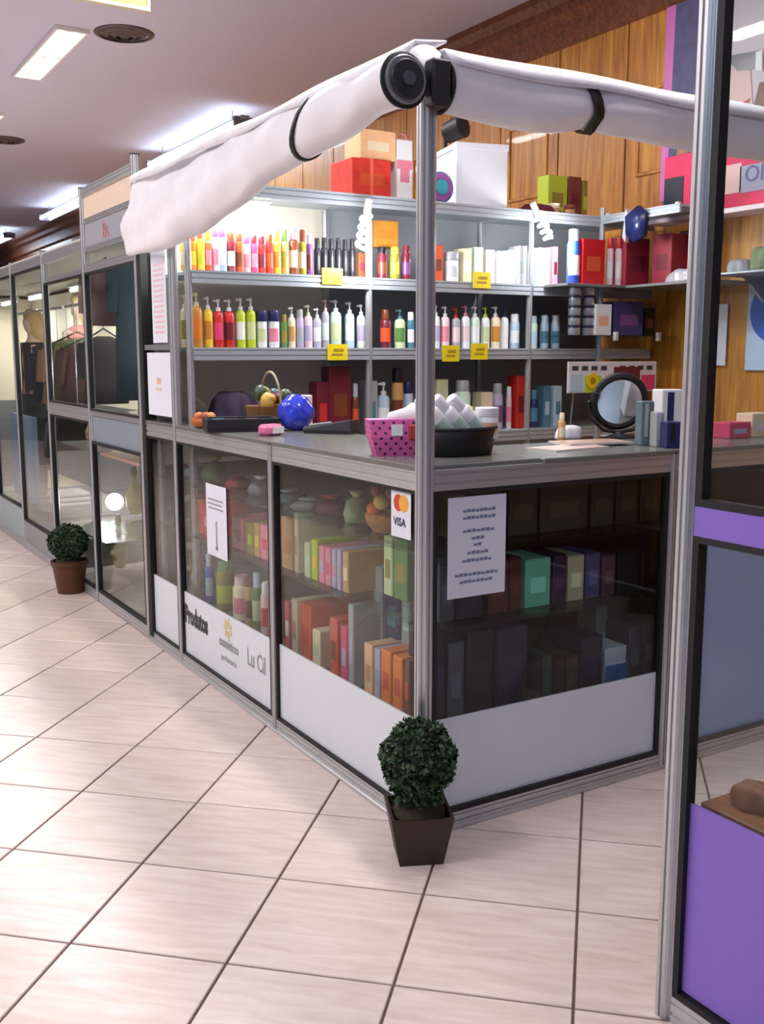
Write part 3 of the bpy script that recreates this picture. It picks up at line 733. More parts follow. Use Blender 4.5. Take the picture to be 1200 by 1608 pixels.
tube('handle', [(-wb*.5, -.03, hb), (-wb*.3, -.03, hb+.03), (wb*.3, -.03, hb+.03), (wb*.5, -.03, hb)], .004, pm('pink'), t, 6)
a = at(693, 293, 'Y', 2.05)
t = thing('round_tin', 'round blue and pink tin standing beside the big white box', 'tin', (a.x, 2.05, SZ[3]))
rr = 24*proj(a)[2]/FPX
for nm, r_, dz, m in (('tin_body', rr, .05, mat((60, 130, 170), .35, noise=.3, scale=20)), ('tin_lid', rr*.9, .056, mat((150, 90, 160), .35, noise=.5, scale=24)), ('tin_motif', rr*.5, .06, mat((60, 160, 180), .35, noise=.3, scale=30))):
    bm = bmesh.new(); add_lathe(bm, [(r_*.98, 0), (r_, .003), (r_, dz-.003), (r_*.96, dz)], 28); o = auto_smooth(bm_obj(nm, bm, m, t)); o.rotation_euler = (PI/2, 0, 0); o.location = (0, .05, rr)
pc = at(723, 320, 'Y', 2.05)
t = thing('white_box', 'large plain white cardboard box on top of the shelving', 'box', (pc.x+.17, 2.05+.14, SZ[3]), math.radians(-14))
hb = at(723, 221, 'Y', 2.05).z-SZ[3]
WB = mat((236, 240, 246), .5, noise=.02)
box('box_body', (-.145, -.15, 0), (.145, .15, hb-.03), WB, t); box('box_lid', (-.150, -.155, hb-.032), (.150, .155, hb), WB, t)
def cloth_heap(name, label, cat, loc, rx, ry, hh, m, seedv, group=None, lumps=5):
    t = thing(name, label, cat, loc, 0, group); rnd = random.Random(seedv); ph = [rnd.uniform(0, 6.3) for _ in range(8)]
    rings = []
    for i in range(9):
        f = i/8; prof = math.cos(f*PI/2)**.42 if f < 1 else 0.02
        ring = []
        for k in range(28):
            a = 2*PI*k/28; n_ = 1+.13*math.sin(a*lumps+ph[0]+f*3)+.08*math.sin(a*(lumps*2+1)+ph[1])
            ring.append((rx*prof*n_*math.cos(a), ry*prof*n_*math.sin(a), hh*math.sin(f*PI/2)*(1+(.22*math.sin(a*3+ph[2])+.10*math.sin(a*7+ph[3]))*f*(1-f*.9))))
        rings.append(ring)
    loft('cloth_body', rings, m, t)
    return t
p = at(850, 313, 'Y', 2.10); cloth_heap('folded_cloth', 'dark maroon cloth bundle on top of shelving right of white box', 'cloth', (p.x, 2.12, SZ[3]), .13, .08, .05, fabric('maroon_cloth', (110, 34, 50)), 3)
for xl, xr, yt, c, l_, lab in ((862, 892, 276, 'lime', 'olive', 'yellow-green box standing on top of the shelving'), (894, 914, 278, 'brown', 'maroon', 'brown box beside the yellow-green box on the shelving top'), (916, 924, 284, 'olive', 'lime', 'slim olive box at right end of shelving top')):
    a, b = px_box(xl, xr, yt, 2.25, SZ[3], .1); carton('small_box', lab, 'box', a, b, c, l_, None)
for x, lab, c in ((872, 'small cream pot in front of the yellow-green box', 'cream'), (896, 'small dark brown pot in front of the brown box', 'brown')):
    p = at(x, 312, 'Y', 2.06); bottle('jar', 'small_pot', lab, 'jar', (p.x, 2.07, SZ[3]), .07, .055, c, c, 'tan', None)
a, b = px_box(590, 626, 347, 2.16, at(600, 388, 'Y', 2.16).z, .08)
carton('cosmetic_box', 'bright orange box stacked on bottles behind the corner post', 'box', a, b, 'amber', 'orange', None)
# black clip-on spot lamp above the white box
p = at(716, 203, 'Y', 2.3)
t = thing('spot_lamp', 'black clip-on spot lamp above the large white box', 'lamp', (p.x, 2.3, SZ[3]))
tube('stem', [(0, .1, 0), (0, .1, p.z-SZ[3]-.02), (0, .02, p.z-SZ[3])], .012, BLACK, t)
o = lathe('lamp_head', [(.03, -.07), (.055, -.06), (.062, .05), (.05, .06), (.02, .065)], BLACK, t, 18); o.location = (0, 0, p.z-SZ[3]); o.rotation_euler = (PI/2.3, 0, .3)

# goods on the wall side shelves (front faces look towards -X)
def side_box(x0px, x1px, yt, X, zb, dep, name, lab, cat, body, lc, m=None):
    a = at(x0px, yt, 'X', X); b = at(x1px, yt, 'X', X)
    return carton(name, lab, cat, (X, b.y, zb), (X+dep, a.y, (a.z+b.z)/2), body, lc, None, 'X', m=m)
Z1 = 1.822
def front_box(xl, xr, yt, Y, zb, dep, name, lab, body, lc, m=None):
    a = at(xl, yt, 'Y', Y); b = at(xr, yt, 'Y', Y)
    return carton(name, lab, 'box', (a.x, Y, zb), (b.x-.002, Y+dep, (a.z+b.z)/2), body, lc, None, 'Y', m=m)
front_box(916, 952, 376, 1.84, Z1, .12, 'gift_box', 'bright red box with orange label on the upper wall shelf', 'red', 'orangered', mat((200, 18, 34), .35, noise=.15))
p = at(904, 430, 'Y', 1.86); bottle('cap', 'perfume_bottle', 'shiny blue bottle beside the bright red box', 'bottle', (p.x, 1.88, Z1), .075, at(905, 360, 'Y', 1.88).z-Z1, 'blue', 'paleblue', 'palepink', None)
for k, x in enumerate((960, 974)):
    p = at(x, 400, 'Y', 1.86); bottle('cap', 'gift_tube', ('left' if k == 0 else 'right') + ' of two white-and-red tubes beside the bright red box', 'tube', (p.x, 1.87, Z1), .042, at(x, 374, 'Y', 1.87).z-Z1, 'palepink', 'red', 'white', None)
DR = mat((140, 34, 52), .45, noise=.25, scale=18)
front_box(984, 1022, 374, 1.82, Z1, .14, 'gift_box', 'dark red textured box right of the white-and-red tubes', 'maroon', 'maroon', DR)
side_box(1026, 1056, 368, 2.68, Z1, .16, 'gift_box', 'dark red textured box next to the crumpled silver packet', 'box', 'maroon', 'maroon', DR)
side_box(1068, 1090, 362, 2.80, Z1, .10, 'gift_box', 'small crimson box behind the bright metal post', 'box', 'maroon', 'red')
p = at(1070, 412, 'X', 2.60); cloth_heap('silver_packet', 'crumpled silver packet at the end of the upper wall shelf', 'packet', (2.63, p.y, Z1), .06, .10, .07, mat((196, 196, 206), .3, .3, noise=.2), 5)
LT = mat((190, 196, 206), .25, .6, noise=.1)
for cI, (x, nk, col, rr) in enumerate(((902, 5, 'left', .034), (924, 5, 'right', .032))):
    p = at(x, 500, 'Y', 1.90); hk = (at(x, 448, 'Y', 1.90).z-ZG)/5
    for k in range(nk):
        t = thing('cream_tin', 'silver tin with dark lid, %s from bottom of %s stack' % (ORD[k+1], col), 'tin', (p.x, 1.90, ZG+k*hk), 0, 'stacked silver tins')
        lathe('tin_body', [(rr*.93, 0), (rr, .003), (rr, hk*.72), (rr*.96, hk*.74)], LT, t, 18)
        lathe('tin_lid', [(rr*1.05, hk*.73), (rr*1.05, hk*.95), (rr*.98, hk*.99)], mat((40, 46, 70), .3, noise=.1), t, 18)
front_box(936, 962, 478, 1.86, ZG, .10, 'cosmetic_box', 'white box with peach corner on the glass wall shelf', 'white', 'peach')
front_box(966, 1012, 474, 1.88, ZG, .10, 'cosmetic_box', 'navy violet box on the glass wall shelf', 'navy', 'purple', mat((62, 58, 110), .4, noise=.3, scale=14))
front_box(1014, 1030, 484, 1.90, ZG, .08, 'cosmetic_box', 'dark brown box behind the navy violet box', 'black', 'brown')
p = at(1000, 352, 'X', 2.50)
t = thing('blue_packet', 'dark blue packet hanging below the shelving top corner', 'packet', (2.5, p.y, p.z), 0)
loft('pouch', [[(-.015+.03*f, .085*c_, .095*d_) for c_, d_ in ((.9, .5), (-.2, 1.0), (-.9, .55), (-.75, -.7), (.1, -1.0), (.8, -.45))] for f in (0, .5, 1)] , mat((24, 34, 84), .3, noise=.3), t)
prism('silver_edge', [(.07, -.09), (.095, -.06), (.075, .09), (.06, .06)], -.012, .012, mat((206, 210, 220), .3, .5), t, 'X')
# printed blister rack
p0, p1 = at(893, 568, 'Y', 1.90), at(1030, 614, 'Y', 1.90)
t = thing('display_card', 'white display card with small windows and red product pictures behind mirror', 'display', ((p0.x+p1.x)/2, 1.90, p1.z))
xw = (p1.x-p0.x)/2; hh = p0.z-p1.z
box('card', (-xw, 0, 0), (xw, .012, hh), mat((226, 226, 228), .5), t)
for k in range(9):
    if k in (4,): continue
    x0 = -xw*.92+k*xw*2*.105
    box('window', (x0, -.002, hh*.72), (x0+xw*.13, .003, hh*.86), mat((60, 62, 72), .3), t, 0)
for u0, u1, q0, q1, c in ((.02, .16, .05, .6, 'paleblue'), (.18, .36, .0, .55, 'lime'), (.38, .50, .05, .6, 'palepink'), (.50, .80, .1, .82, 'maroon'), (.82, .98, .05, .55, 'hotpink')):
    box('product_picture', (-xw+2*xw*u0, -.003, hh*q0), (-xw+2*xw*u1, .002, hh*q1), pm(c, .5), t, 0)
for sx in (-.8, .8): tube('card_leg', [(sx*xw, .02, hh*.5), (sx*xw, .05, SZ[0]-p1.z)], .004, ALU, t, 6)
p = at(932, 598, 'Y', 1.885)
t = thing('price_disc', 'round yellow price sticker on the white display card', 'price card', (p.x, 1.893, p.z))
bm = bmesh.new(); add_lathe(bm, [(.044, 0), (.044, .004)], 24); o = bm_obj('disc', bm, YEL, t); o.rotation_euler = (PI/2, 0, 0)
bm = bmesh.new(); add_lathe(bm, [(.02, 0), (.02, .001)], 18); o = bm_obj('scribble', bm, TAGI, t); o.rotation_euler = (PI/2, 0, 0); o.location = (0, -.0045, 0)

# ------------------------------------------------------------------ items on the counter
ZT = ZC1+.014
def onc(x, y): return at(x, y, 'Z', ZT)
p = onc(322, 672)
t = thing('woven_bowl', 'small orange-brown woven basket at left end of the counter', 'basket', p)
lathe('basket', [(.035, 0), (.055, .012), (.062, .03), (.056, .045), (.05, .04)], mat((170, 92, 40), .7, noise=.45, scale=40), t, 18)
for k in range(6):
    a = k*PI/3; bm = bmesh.new(); bmesh.ops.create_icosphere(bm, subdivisions=2, radius=.021); o = bm_obj('dried_fruit', bm, mat(((190, 110, 50), (150, 70, 30), (206, 140, 80))[k % 3], .6, noise=.4, scale=40), t, True); o.location = (.03*math.cos(a), .03*math.sin(a), .048)
p = onc(350, 664); cloth_heap('fabric_bundle', 'dark purple fabric bundle beside the woven basket', 'cloth', (p.x+.08, p.y+.06, ZT), .10, .13, .14, fabric('purple_cloth', (64, 52, 76)), 9, None, 7)
p = onc(378, 676)
t = thing('black_tray', 'low black tray in front of the purple bundle', 'tray', p, -.25)
prism('tray_wall', [(-.15, -.09), (.15, -.09), (.15, .09), (-.15, .09)], 0, .012, BLACK, t)
for a, b in (((-.15, -.09, .012), (.15, -.08, .055)), ((-.15, .08, .012), (.15, .09, .055)), ((-.15, -.08, .012), (-.14, .08, .055)), ((.14, -.08, .012), (.15, .08, .055))): box('tray_side', a, b, BLACK, t, .002)
for k, (c, x) in enumerate((('maroon', .05), ('black', -.03), ('teal', -.09))): box('sachet', (x-.03, -.06, .012), (x+.03, .05, .05), pm(c), t, .006)
p = at(425, 640, 'X', .34)
t = thing('gift_basket', 'wicker gift basket with gold and green trinkets behind the black tray', 'basket', (.34, p.y, ZT))
lathe('basket', [(.08, 0), (.10, .03), (.115, .09), (.108, .088)], mat((120, 84, 46), .7, noise=.4, scale=60), t, 20)
tube('handle', [(0, .11*math.cos(a), .08+.16*math.sin(a)) for a in [PI*k/14 for k in range(15)]], .006, mat((150, 140, 120), .6, noise=.3), t, 6)
rnd = random.Random(4)
for k in range(9):
    bm = bmesh.new(); bmesh.ops.create_icosphere(bm, subdivisions=2, radius=.034); c = ((190, 140, 50), (60, 84, 50), (110, 40, 40), (206, 170, 80), (50, 80, 84))[k % 5]
    o = bm_obj('trinket', bm, mat(c, .35, noise=.35, scale=30), t, True); o.location = (rnd.uniform(-.06, .06), rnd.uniform(-.07, .07), .10+rnd.uniform(0, .05)); o.scale = (1, 1, rnd.uniform(.7, 1.3))
p = onc(425, 684)
t = thing('pink_packet', 'small pink and white packet in front of the blue ball', 'packet', p, .4)
box('packet', (-.05, -.03, 0), (.05, .03, .045), mat((236, 120, 160), .4, noise=.4, scale=30), t, .012); box('white_label', (-.02, -.0315, .01), (.045, -.03, .035), pm('white'), t, 0)
p = onc(455, 676); 
t = thing('blue_ball', 'shiny blue cellophane ball on the counter', 'ball', (p.x+.03, p.y, ZT))
bm = bmesh.new(); bmesh.ops.create_icosphere(bm, subdivisions=4, radius=.078)
for v in bm.verts: v.co *= 1+.05*math.sin(v.co.x*90)*math.sin(v.co.z*70+v.co.y*50)
o = bm_obj('cellophane', bm, mat((44, 66, 210), .15, noise=.35, scale=18, coat=.8), t, True); o.location = (0, 0, .074)
loft('gathered_neck', [ell(.138, .03, .03), ell(.146, .022, .02), ell(.151, .03, .024)], mat((70, 90, 220), .2, noise=.3), t)
def cbox(xl, xr, yb, h, dep, name, lab, body, lc, rz=0, m=None):
    a = onc(xl, yb); b = onc(xr, yb); w = (b-a).length/2*.97
    t = thing(name, lab, 'box', ((a.x+b.x)/2, (a.y+b.y)/2+dep/2, ZT), rz-YAW*.6)
    box('carton_body', (-w, -dep/2, 0), (w, dep/2, h), m or pm(body, .45), t); box('label_print', (-w*.5, -dep/2-.001, h*.2), (w*.1, -dep/2+.001, h*.95), pm(lc, .5), t, 0)
    return t
cbox(458, 495, 668, .135, .06, 'cosmetic_box', 'pale pink box with grey stripe beside the blue ball', 'palepink', 'teal')
cbox(500, 530, 655, .055, .07, 'cosmetic_box', 'small pale box beside the card terminal', 'palepink', 'cream')
p = onc(520, 680)
t = thing('card_terminal', 'dark grey card payment terminal lying on the counter', 'card terminal', p, -.9)
loft('terminal_body', [[(-.10, -.045, 0), (.10, -.045, 0), (.10, .045, 0), (-.10, .045, 0)], [(-.105, -.05, .015), (.105, -.05, .015), (.105, .05, .015), (-.105, .05, .015)], [(-.10, -.045, .028), (.10, -.045, .055), (.10, .045, .055), (-.10, .045, .028)]], mat((44, 46, 52), .4, noise=.05), t, smooth=False)
quad_obj('screen', [(.04, -.035, .0485), (.09, -.035, .0552), (.09, .035, .0552), (.04, .035, .0485)], mat((130, 140, 130), .2), t)
bm = bmesh.new(); add_box(bm, (0, 0, 0), (.012, .014, .006), .002); me = bpy.data.meshes.new('key'); bm.to_mesh(me); bm.free(); me.materials.append(mat((170, 170, 172), .5))
for i in range(4):
    for j in range(3):
        o = bpy.data.objects.new('key', me); COL.objects.link(o); o.parent = t; o.location = (-.085+i*.022, -.03+j*.022, .028+(.015+i*.022)*.135)
def polka():
    m, nt, b = new_mat('pink_polka_dot'); L = nt.links
    tc = N(nt, 'ShaderNodeTexCoord'); mp = N(nt, 'ShaderNodeMapping'); mp.inputs['Scale'].default_value = (62, 62, 62); mp.inputs['Rotation'].default_value = (0, 0, 0)
    L.new(tc.outputs['Object'], mp.inputs[0]); sp = N(nt, 'ShaderNodeSeparateXYZ'); L.new(mp.outputs[0], sp.inputs[0])
    def sn(o, k=PI):
        a = N(nt, 'ShaderNodeMath', operation='MULTIPLY'); a.inputs[1].default_value = k; L.new(o, a.inputs[0]); s = N(nt, 'ShaderNodeMath', operation='SINE'); L.new(a.outputs[0], s.inputs[0]); return s.outputs[0]
    ad = N(nt, 'ShaderNodeMath', operation='ADD'); L.new(sp.outputs[0], ad.inputs[0]); L.new(sp.outputs[1], ad.inputs[1])
    mu = N(nt, 'ShaderNodeMath', operation='MULTIPLY'); L.new(sn(ad.outputs[0]), mu.inputs[0]); L.new(sn(sp.outputs[2]), mu.inputs[1])
    gt = N(nt, 'ShaderNodeMath', operation='GREATER_THAN'); gt.inputs[1].default_value = .62; L.new(mu.outputs[0], gt.inputs[0])
    mx = N(nt, 'ShaderNodeMix', data_type='RGBA'); mx.inputs['A'].default_value = lin((206, 92, 156)); mx.inputs['B'].default_value = lin((70, 20, 50))
    L.new(gt.outputs[0], mx.inputs['Factor']); L.new(mx.outputs['Result'], b.inputs['Base Color']); b.inputs['Roughness'].default_value = .5
    return m
p = onc(632, 716)
t = thing('polka_dot_bag', 'pink gift bag with dark dots and white tissue behind corner post', 'bag', (p.x+.03, p.y+.03, ZT), -.35)
POL = polka()
loft('bag_body', [[(-.10, -.045, 0), (.10, -.045, 0), (.10, .045, 0), (-.10, .045, 0)], [(-.118, -.05, .06), (.118, -.05, .06), (.118, .05, .06), (-.118, .05, .06)], [(-.125, -.04, .115), (.125, -.04, .115), (.125, .04, .115), (-.125, .04, .115)]], POL, t, smooth=False)
loft('tissue_paper', [ell(.10, .085, .03, .02), ell(.135, .075, .028, .02), ell(.15, .04, .02, .04), ell(.165, .012, .01, .03)], mat((240, 240, 244), .7, noise=.1), t)
box('red_motif', (.0, -.054, .05), (.085, -.047, .10), mat((190, 60, 60), .6, noise=.3), t, .004); box('white_tag', (-.055, -.0535, .065), (-.02, -.047, .10), pm('white'), t, 0)
# black basket with slanted white bottles
p = onc(748, 718)
t = thing('black_basket', 'black oval basket holding slanted white bottles on the counter', 'basket', (p.x, p.y+.09, ZT))
def oval(z, s): return [(.135*s*math.cos(2*PI*k/28), .085*s*math.sin(2*PI*k/28), z) for k in range(28)]
loft('basket_wall', [oval(0, .8), oval(.004, .86), oval(.085, 1.0), oval(.088, .96), oval(.02, .84)], mat((16, 14, 16), .5, noise=.2, scale=50), t)
tube('rim', [(.135*math.cos(2*PI*k/28), .085*math.sin(2*PI*k/28), .087) for k in range(29)], .005, BLACK, t, 6)
bc = Vector((p.x, p.y+.09, ZT))
for k, dx in enumerate((-.075, -.015, .045)):
    o = bottle('spray', 'lotion_bottle', '%s of three slanted white bottles in the black basket' % ('left', 'middle', 'right')[k], 'bottle', bc+Vector((dx+.05, -.01, .045)), .062, .195, 'white', 'white', 'mint', 'slanted white bottles in the basket')
    o.rotation_euler = (0, -.78, 0)
bottle('jar', 'cream_jar', 'white jar with peach label in the black basket', 'jar', bc+Vector((.092, -.02, .05)), .078, .10, 'white', 'white', 'peach', None)
bottle('jar', 'cream_jar', 'jar with yellow-green lid behind the slanted white bottles', 'jar', bc+Vector((.055, .06, .05)), .07, .10, 'cream', 'lime', 'amber', None)
# glossy magazines
for k, (x, y, rz, c, lab) in enumerate(((905, 706, .1, (206, 180, 170), 'lower pinkish magazine lying on the right counter'), (940, 700, -.15, (190, 160, 140), 'upper tan magazine lying on the right counter'))):
    p = onc(x, y); t = thing('magazine', lab, 'magazine', (p.x, p.y+.04, ZT+.007*k), rz)
    box('pages', (-.13, -.07, 0), (.13, .07, .005), mat((230, 226, 220), .6), t, 0); box('cover', (-.13, -.07, .005), (.13, .07, .0065), mat(c, .3, noise=.4, scale=14), t, 0)
# round mirror
p = onc(1000, 690)
t = thing('round_mirror', 'round tilted mirror in a black frame standing on the counter', 'mirror', (p.x, p.y+.10, ZT), -.45)
zc = at(975, 630, 'Y', p.y+.10).z-ZT
bm = bmesh.new(); R_, r_ = .098, .016
for i in range(36):
    pass
tp = [(R_*math.cos(2*PI*k/36), 0, R_*math.sin(2*PI*k/36)) for k in range(37)]
o = tube('mirror_frame', tp, r_, BLACK, t, 8); o.location = (0, 0, zc); o.rotation_euler = (.22, 0, 0)
bm = bmesh.new(); add_lathe(bm, [(R_-.005, 0), (R_-.005, .004)], 36); o = bm_obj('mirror_glass', bm, mat((205, 212, 220), .04, 1.0, noise=0), t); o.location = (0, -.006, zc); o.rotation_euler = (PI/2+.22, 0, 0)
tube('stand_arm', [(-.12, .0, zc), (-.115, .0, zc-.06), (-.06, .0, .03), (0, 0, .02), (.06, .0, .03), (.115, .0, zc-.06), (.12, .0, zc)], .007, BLACK, t, 8)
lathe('stand_base', [(.07, 0), (.07, .006), (.02, .016), (.012, .024)], BLACK, t, 20)
p = onc(908, 696); bottle('spray', 'perfume_bottle', 'slim beige tester bottle left of the round mirror', 'bottle', (p.x, p.y+.09, ZT), .028, .105, 'tan', 'cream', 'cream', None)
p = onc(940, 694); cloth_heap('tissue_pack', 'crumpled white tissue pack under the round mirror', 'packet', (p.x, p.y+.16, ZT), .055, .03, .05, mat((226, 224, 230), .7, noise=.1), 8)
cbox(1008, 1030, 700, .155, .05, 'cosmetic_box', 'grey-green box right of the round mirror', 'teal', 'grey', 0, mat((96, 116, 124), .4, noise=.25, scale=30))
cbox(1032, 1046, 702, .12, .05, 'cosmetic_box', 'narrow grey box between grey-green and white boxes', 'grey', 'paleblue')
cbox(1040, 1078, 694, .19, .08, 'cosmetic_box', 'tall white and navy box beside the bright metal post', 'white', 'navy')
cbox(1048, 1074, 704, .09, .05, 'cosmetic_box', 'small navy box in front of the white box', 'navy', 'black')
# on the counter seen through the purple kiosk glass
for x, yb, w, h_, c, l_, lab in ((1150, 668, 46, .06, 'hotpink', 'lilac', 'pink and lilac packet on counter seen through neighbouring glass'), (1185, 662, 48, .09, 'cream', 'white', 'cream box on counter seen through neighbouring glass')):
    a = at(x, yb, 'Y', .22); carton('packet', lab, 'packet', (a.x-.06, .18, ZT), (a.x+.06, .26, ZT+h_), c, l_, None)

# ------------------------------------------------------------------ goods inside the glass counter
def lbox(items, X, zb, where, group, dep=.2):
    for n, (xl, xr, yt, body, lc) in enumerate(items):
        a = at(xl, yt, 'X', X); b = at(xr, yt, 'X', X)
        yt_ = max(a.z, b.z); h_ = (a.z+b.z)/2-zb
        carton('perfume_carton', '%s carton with %s label, %s from left %s' % (cw(body), cw(lc), ORD[n+1], where), 'box', (X, b.y+.002, zb), (X+dep, a.y-.002, zb+max(h_, .04)), body, lc, group, 'X')
lbox([(300, 308, 778, 'orangered', 'brown'), (309, 317, 785, 'orangered', 'red'), (318, 326, 792, 'red', 'pink'), (364, 380, 812, 'pink', 'red'), (386, 397, 821, 'olive', 'lime'), (398, 407, 822, 'tan', 'yellow'), (408, 422, 826, 'pink', 'hotpink')], .07, .625, 'on middle shelf behind the arrow notice', 'cartons on the far middle counter shelf')
lbox([(441, 459, 813, 'tan', 'amber'), (461, 467, 806, 'cream', 'tan'), (477, 486, 853, 'palegreen', 'mint'), (488, 498, 848, 'lime', 'yellow'), (500, 509, 858, 'pink', 'lilac'), (510, 519, 861, 'pink', 'hotpink'), (520, 527, 863, 'lilac', 'pink'), (528, 535, 864, 'lilac', 'grey'), (537, 547, 867, 'tan', 'cream')], .07, .625, 'on middle shelf left of card sticker', 'cartons on the near middle counter shelf', .26)
lbox([(602, 616, 843, 'palegreen', 'olive'), (618, 640, 848, 'green', 'olive')], .10, .66, 'in pair under the card sticker', 'cartons under the card sticker', .1)
lbox([(446, 455, 945, 'red', 'palepink'), (457, 466, 942, 'cream', 'tan'), (470, 488, 950, 'orangered', 'red'), (490, 503, 990, 'cream', 'palegreen'), (517, 530, 972, 'orangered', 'brown'), (534, 545, 985, 'hotpink', 'lilac'), (546, 555, 950, 'grey', 'lilac'), (571, 585, 1012, 'peach', 'tan'), (587, 597, 1020, 'lilac', 'grey'), (598, 614, 1022, 'orange', 'orangered'), (616, 632, 1032, 'orange', 'orangered'), (634, 643, 1036, 'brown', 'orangered')], .07, .295, 'on lowest shelf left of corner post', 'cartons on the near lowest counter shelf', .2)
lbox([(585, 600, 890, 'grey', 'paleblue'), (604, 626, 912, 'navy', 'teal'), (630, 644, 910, 'grey', 'mint')], .18, .45, 'in grey-blue group near corner post', 'grey-blue cartons near the corner post', .1)
bb = [(305, 14, 890, 'cap', 'grey', 'olive', 'olive', 'first'), (325, 10, 870, 'spray', 'blue', 'paleblue', 'paleblue', 'second'), (345, 20, 882, 'cap', 'olive', 'green', 'lime', 'third'), (372, 22, 905, 'cap', 'cream', 'palepink', 'pink', 'fourth'), (388, 12, 905, 'cap', 'tan', 'brown', 'brown', 'fifth'), (399, 13, 900, 'spray', 'green', 'paleblue', 'palegreen', 'sixth'), (413, 12, 915, 'cap', 'palepink', 'white', 'red', 'seventh'), (424, 10, 917, 'cap', 'red', 'maroon', 'pink', 'eighth')]
for x, w, yt, kind, b_, c_, l_, o_ in bb:
    p = at(x, yt+60, 'X', .09); pt = at(x, yt, 'X', .09); d = proj(p)[2]
    bottle(kind, 'cologne_bottle', '%s bottle with %s cap, %s from left above the printed logo' % (cw(b_), cw(c_), o_), 'bottle', (.09+w*d/FPX*.5, p.y, .295), w*d/FPX*1.5, pt.z-.295, b_, c_, l_, 'bottles above the printed logo')
# top shelf of the left counter
for n, (x, c, l_, w, h_) in enumerate(((310, 'teal', 'grey', .16, .06), (338, 'green', 'olive', .13, .12), (375, 'red', 'maroon', .14, .06), (412, 'grey', 'white', .13, .08), (455, 'teal', 'paleblue', .16, .05), (490, 'grey', 'mint', .18, .04), (520, 'maroon', 'red', .15, .07), (560, 'palegreen', 'cream', .10, .11))):
    p = at(x, 770 if x > 430 else 745, 'X', .16)
    t = thing('gift_pouch', '%s gift pouch with %s tie, %s from left on top shelf of left counter' % (cw(c), cw(l_), ORD[n+1]), 'pouch', (.16, p.y, .86), random.uniform(-.5, .5), 'gift pouches on the top counter shelf')
    loft('pouch_body', [ell(0, w*.42, w*.38), ell(h_*.25, w*.5, w*.45), ell(h_*.65, w*.38, w*.34), ell(h_*.8, w*.12, w*.12)], mat(tuple(int(v*.75) for v in CP[c]), .5, noise=.35, scale=25), t)
    loft('pouch_frill', [ell(h_*.8, w*.12, w*.12), ell(h_*1.0, w*.3, w*.26)], pm(l_), t)
p = at(598, 800, 'X', .12)
t = thing('hamper', 'orange and yellow wrapped gift hamper near the corner sticker', 'hamper', (.15, p.y, .86))
lathe('hamper_base', [(.05, 0), (.075, .03), (.08, .06), (.07, .06)], mat((180, 120, 60), .7, noise=.35, scale=50), t, 16)
for k in range(7):
    bm = bmesh.new(); bmesh.ops.create_icosphere(bm, subdivisions=2, radius=.028); o = bm_obj('soap_ball', bm, mat(((226, 120, 60), (230, 190, 90), (150, 60, 50))[k % 3], .45, noise=.2), t, True); o.location = (.045*math.cos(k*.9), .05*math.sin(k*.9), .075+.03*(k % 3))
# right counter: dark stock
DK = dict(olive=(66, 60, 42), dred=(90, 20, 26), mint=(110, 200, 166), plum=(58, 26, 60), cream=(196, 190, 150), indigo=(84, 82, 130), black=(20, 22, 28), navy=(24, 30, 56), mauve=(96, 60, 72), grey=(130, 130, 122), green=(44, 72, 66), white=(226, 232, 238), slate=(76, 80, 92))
def rbox(items, Y, zb, where, group, dep=.16):
    for n, (xl, xr, yt, c, cn) in enumerate(items):
        a = at(xl, yt, 'Y', Y); b = at(xr, yt, 'Y', Y)
        t = carton('perfume_carton', '%s carton, %s from left %s' % (cn, ORD[n+1], where), 'box', (a.x+.001, Y, zb), (b.x-.001, Y+dep, min((a.z+b.z)/2, zb+.30)), 'grey', 'silver', group, 'Y', m=mat(DK[c], .5, noise=.12, scale=20))
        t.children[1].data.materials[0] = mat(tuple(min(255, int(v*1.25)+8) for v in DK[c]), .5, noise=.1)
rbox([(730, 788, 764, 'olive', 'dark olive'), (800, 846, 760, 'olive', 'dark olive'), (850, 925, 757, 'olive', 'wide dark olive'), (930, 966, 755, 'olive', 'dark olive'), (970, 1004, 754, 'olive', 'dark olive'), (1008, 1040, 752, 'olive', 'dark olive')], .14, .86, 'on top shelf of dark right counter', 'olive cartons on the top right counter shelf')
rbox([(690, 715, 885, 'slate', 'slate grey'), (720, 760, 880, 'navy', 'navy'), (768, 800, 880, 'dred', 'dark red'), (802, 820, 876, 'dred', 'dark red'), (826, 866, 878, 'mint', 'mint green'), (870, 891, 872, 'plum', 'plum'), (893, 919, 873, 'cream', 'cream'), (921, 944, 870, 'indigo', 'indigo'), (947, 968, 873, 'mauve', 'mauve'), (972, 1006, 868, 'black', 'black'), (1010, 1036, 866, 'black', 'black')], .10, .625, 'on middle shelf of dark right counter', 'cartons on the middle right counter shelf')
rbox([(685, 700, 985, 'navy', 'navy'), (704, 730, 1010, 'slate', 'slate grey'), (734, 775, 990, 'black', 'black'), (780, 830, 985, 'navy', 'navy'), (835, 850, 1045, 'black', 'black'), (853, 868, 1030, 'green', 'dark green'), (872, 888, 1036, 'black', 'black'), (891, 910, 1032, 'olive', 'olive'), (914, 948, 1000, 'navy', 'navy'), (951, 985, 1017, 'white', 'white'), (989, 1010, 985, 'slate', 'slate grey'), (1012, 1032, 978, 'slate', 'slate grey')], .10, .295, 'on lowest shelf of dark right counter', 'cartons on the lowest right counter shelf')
a = at(951, 1050, 'Y', .0985); b = at(984, 1067, 'Y', .0985)
t = thing('blue_leaflet', 'blue leaflet leaning on the white carton', 'leaflet', ((a.x+b.x)/2, .0975, .296)); box('leaflet', (-(b.x-a.x)/2, -.001, 0), ((b.x-a.x)/2, .001, .075), mat((50, 120, 190), .4, noise=.2), t, 0)
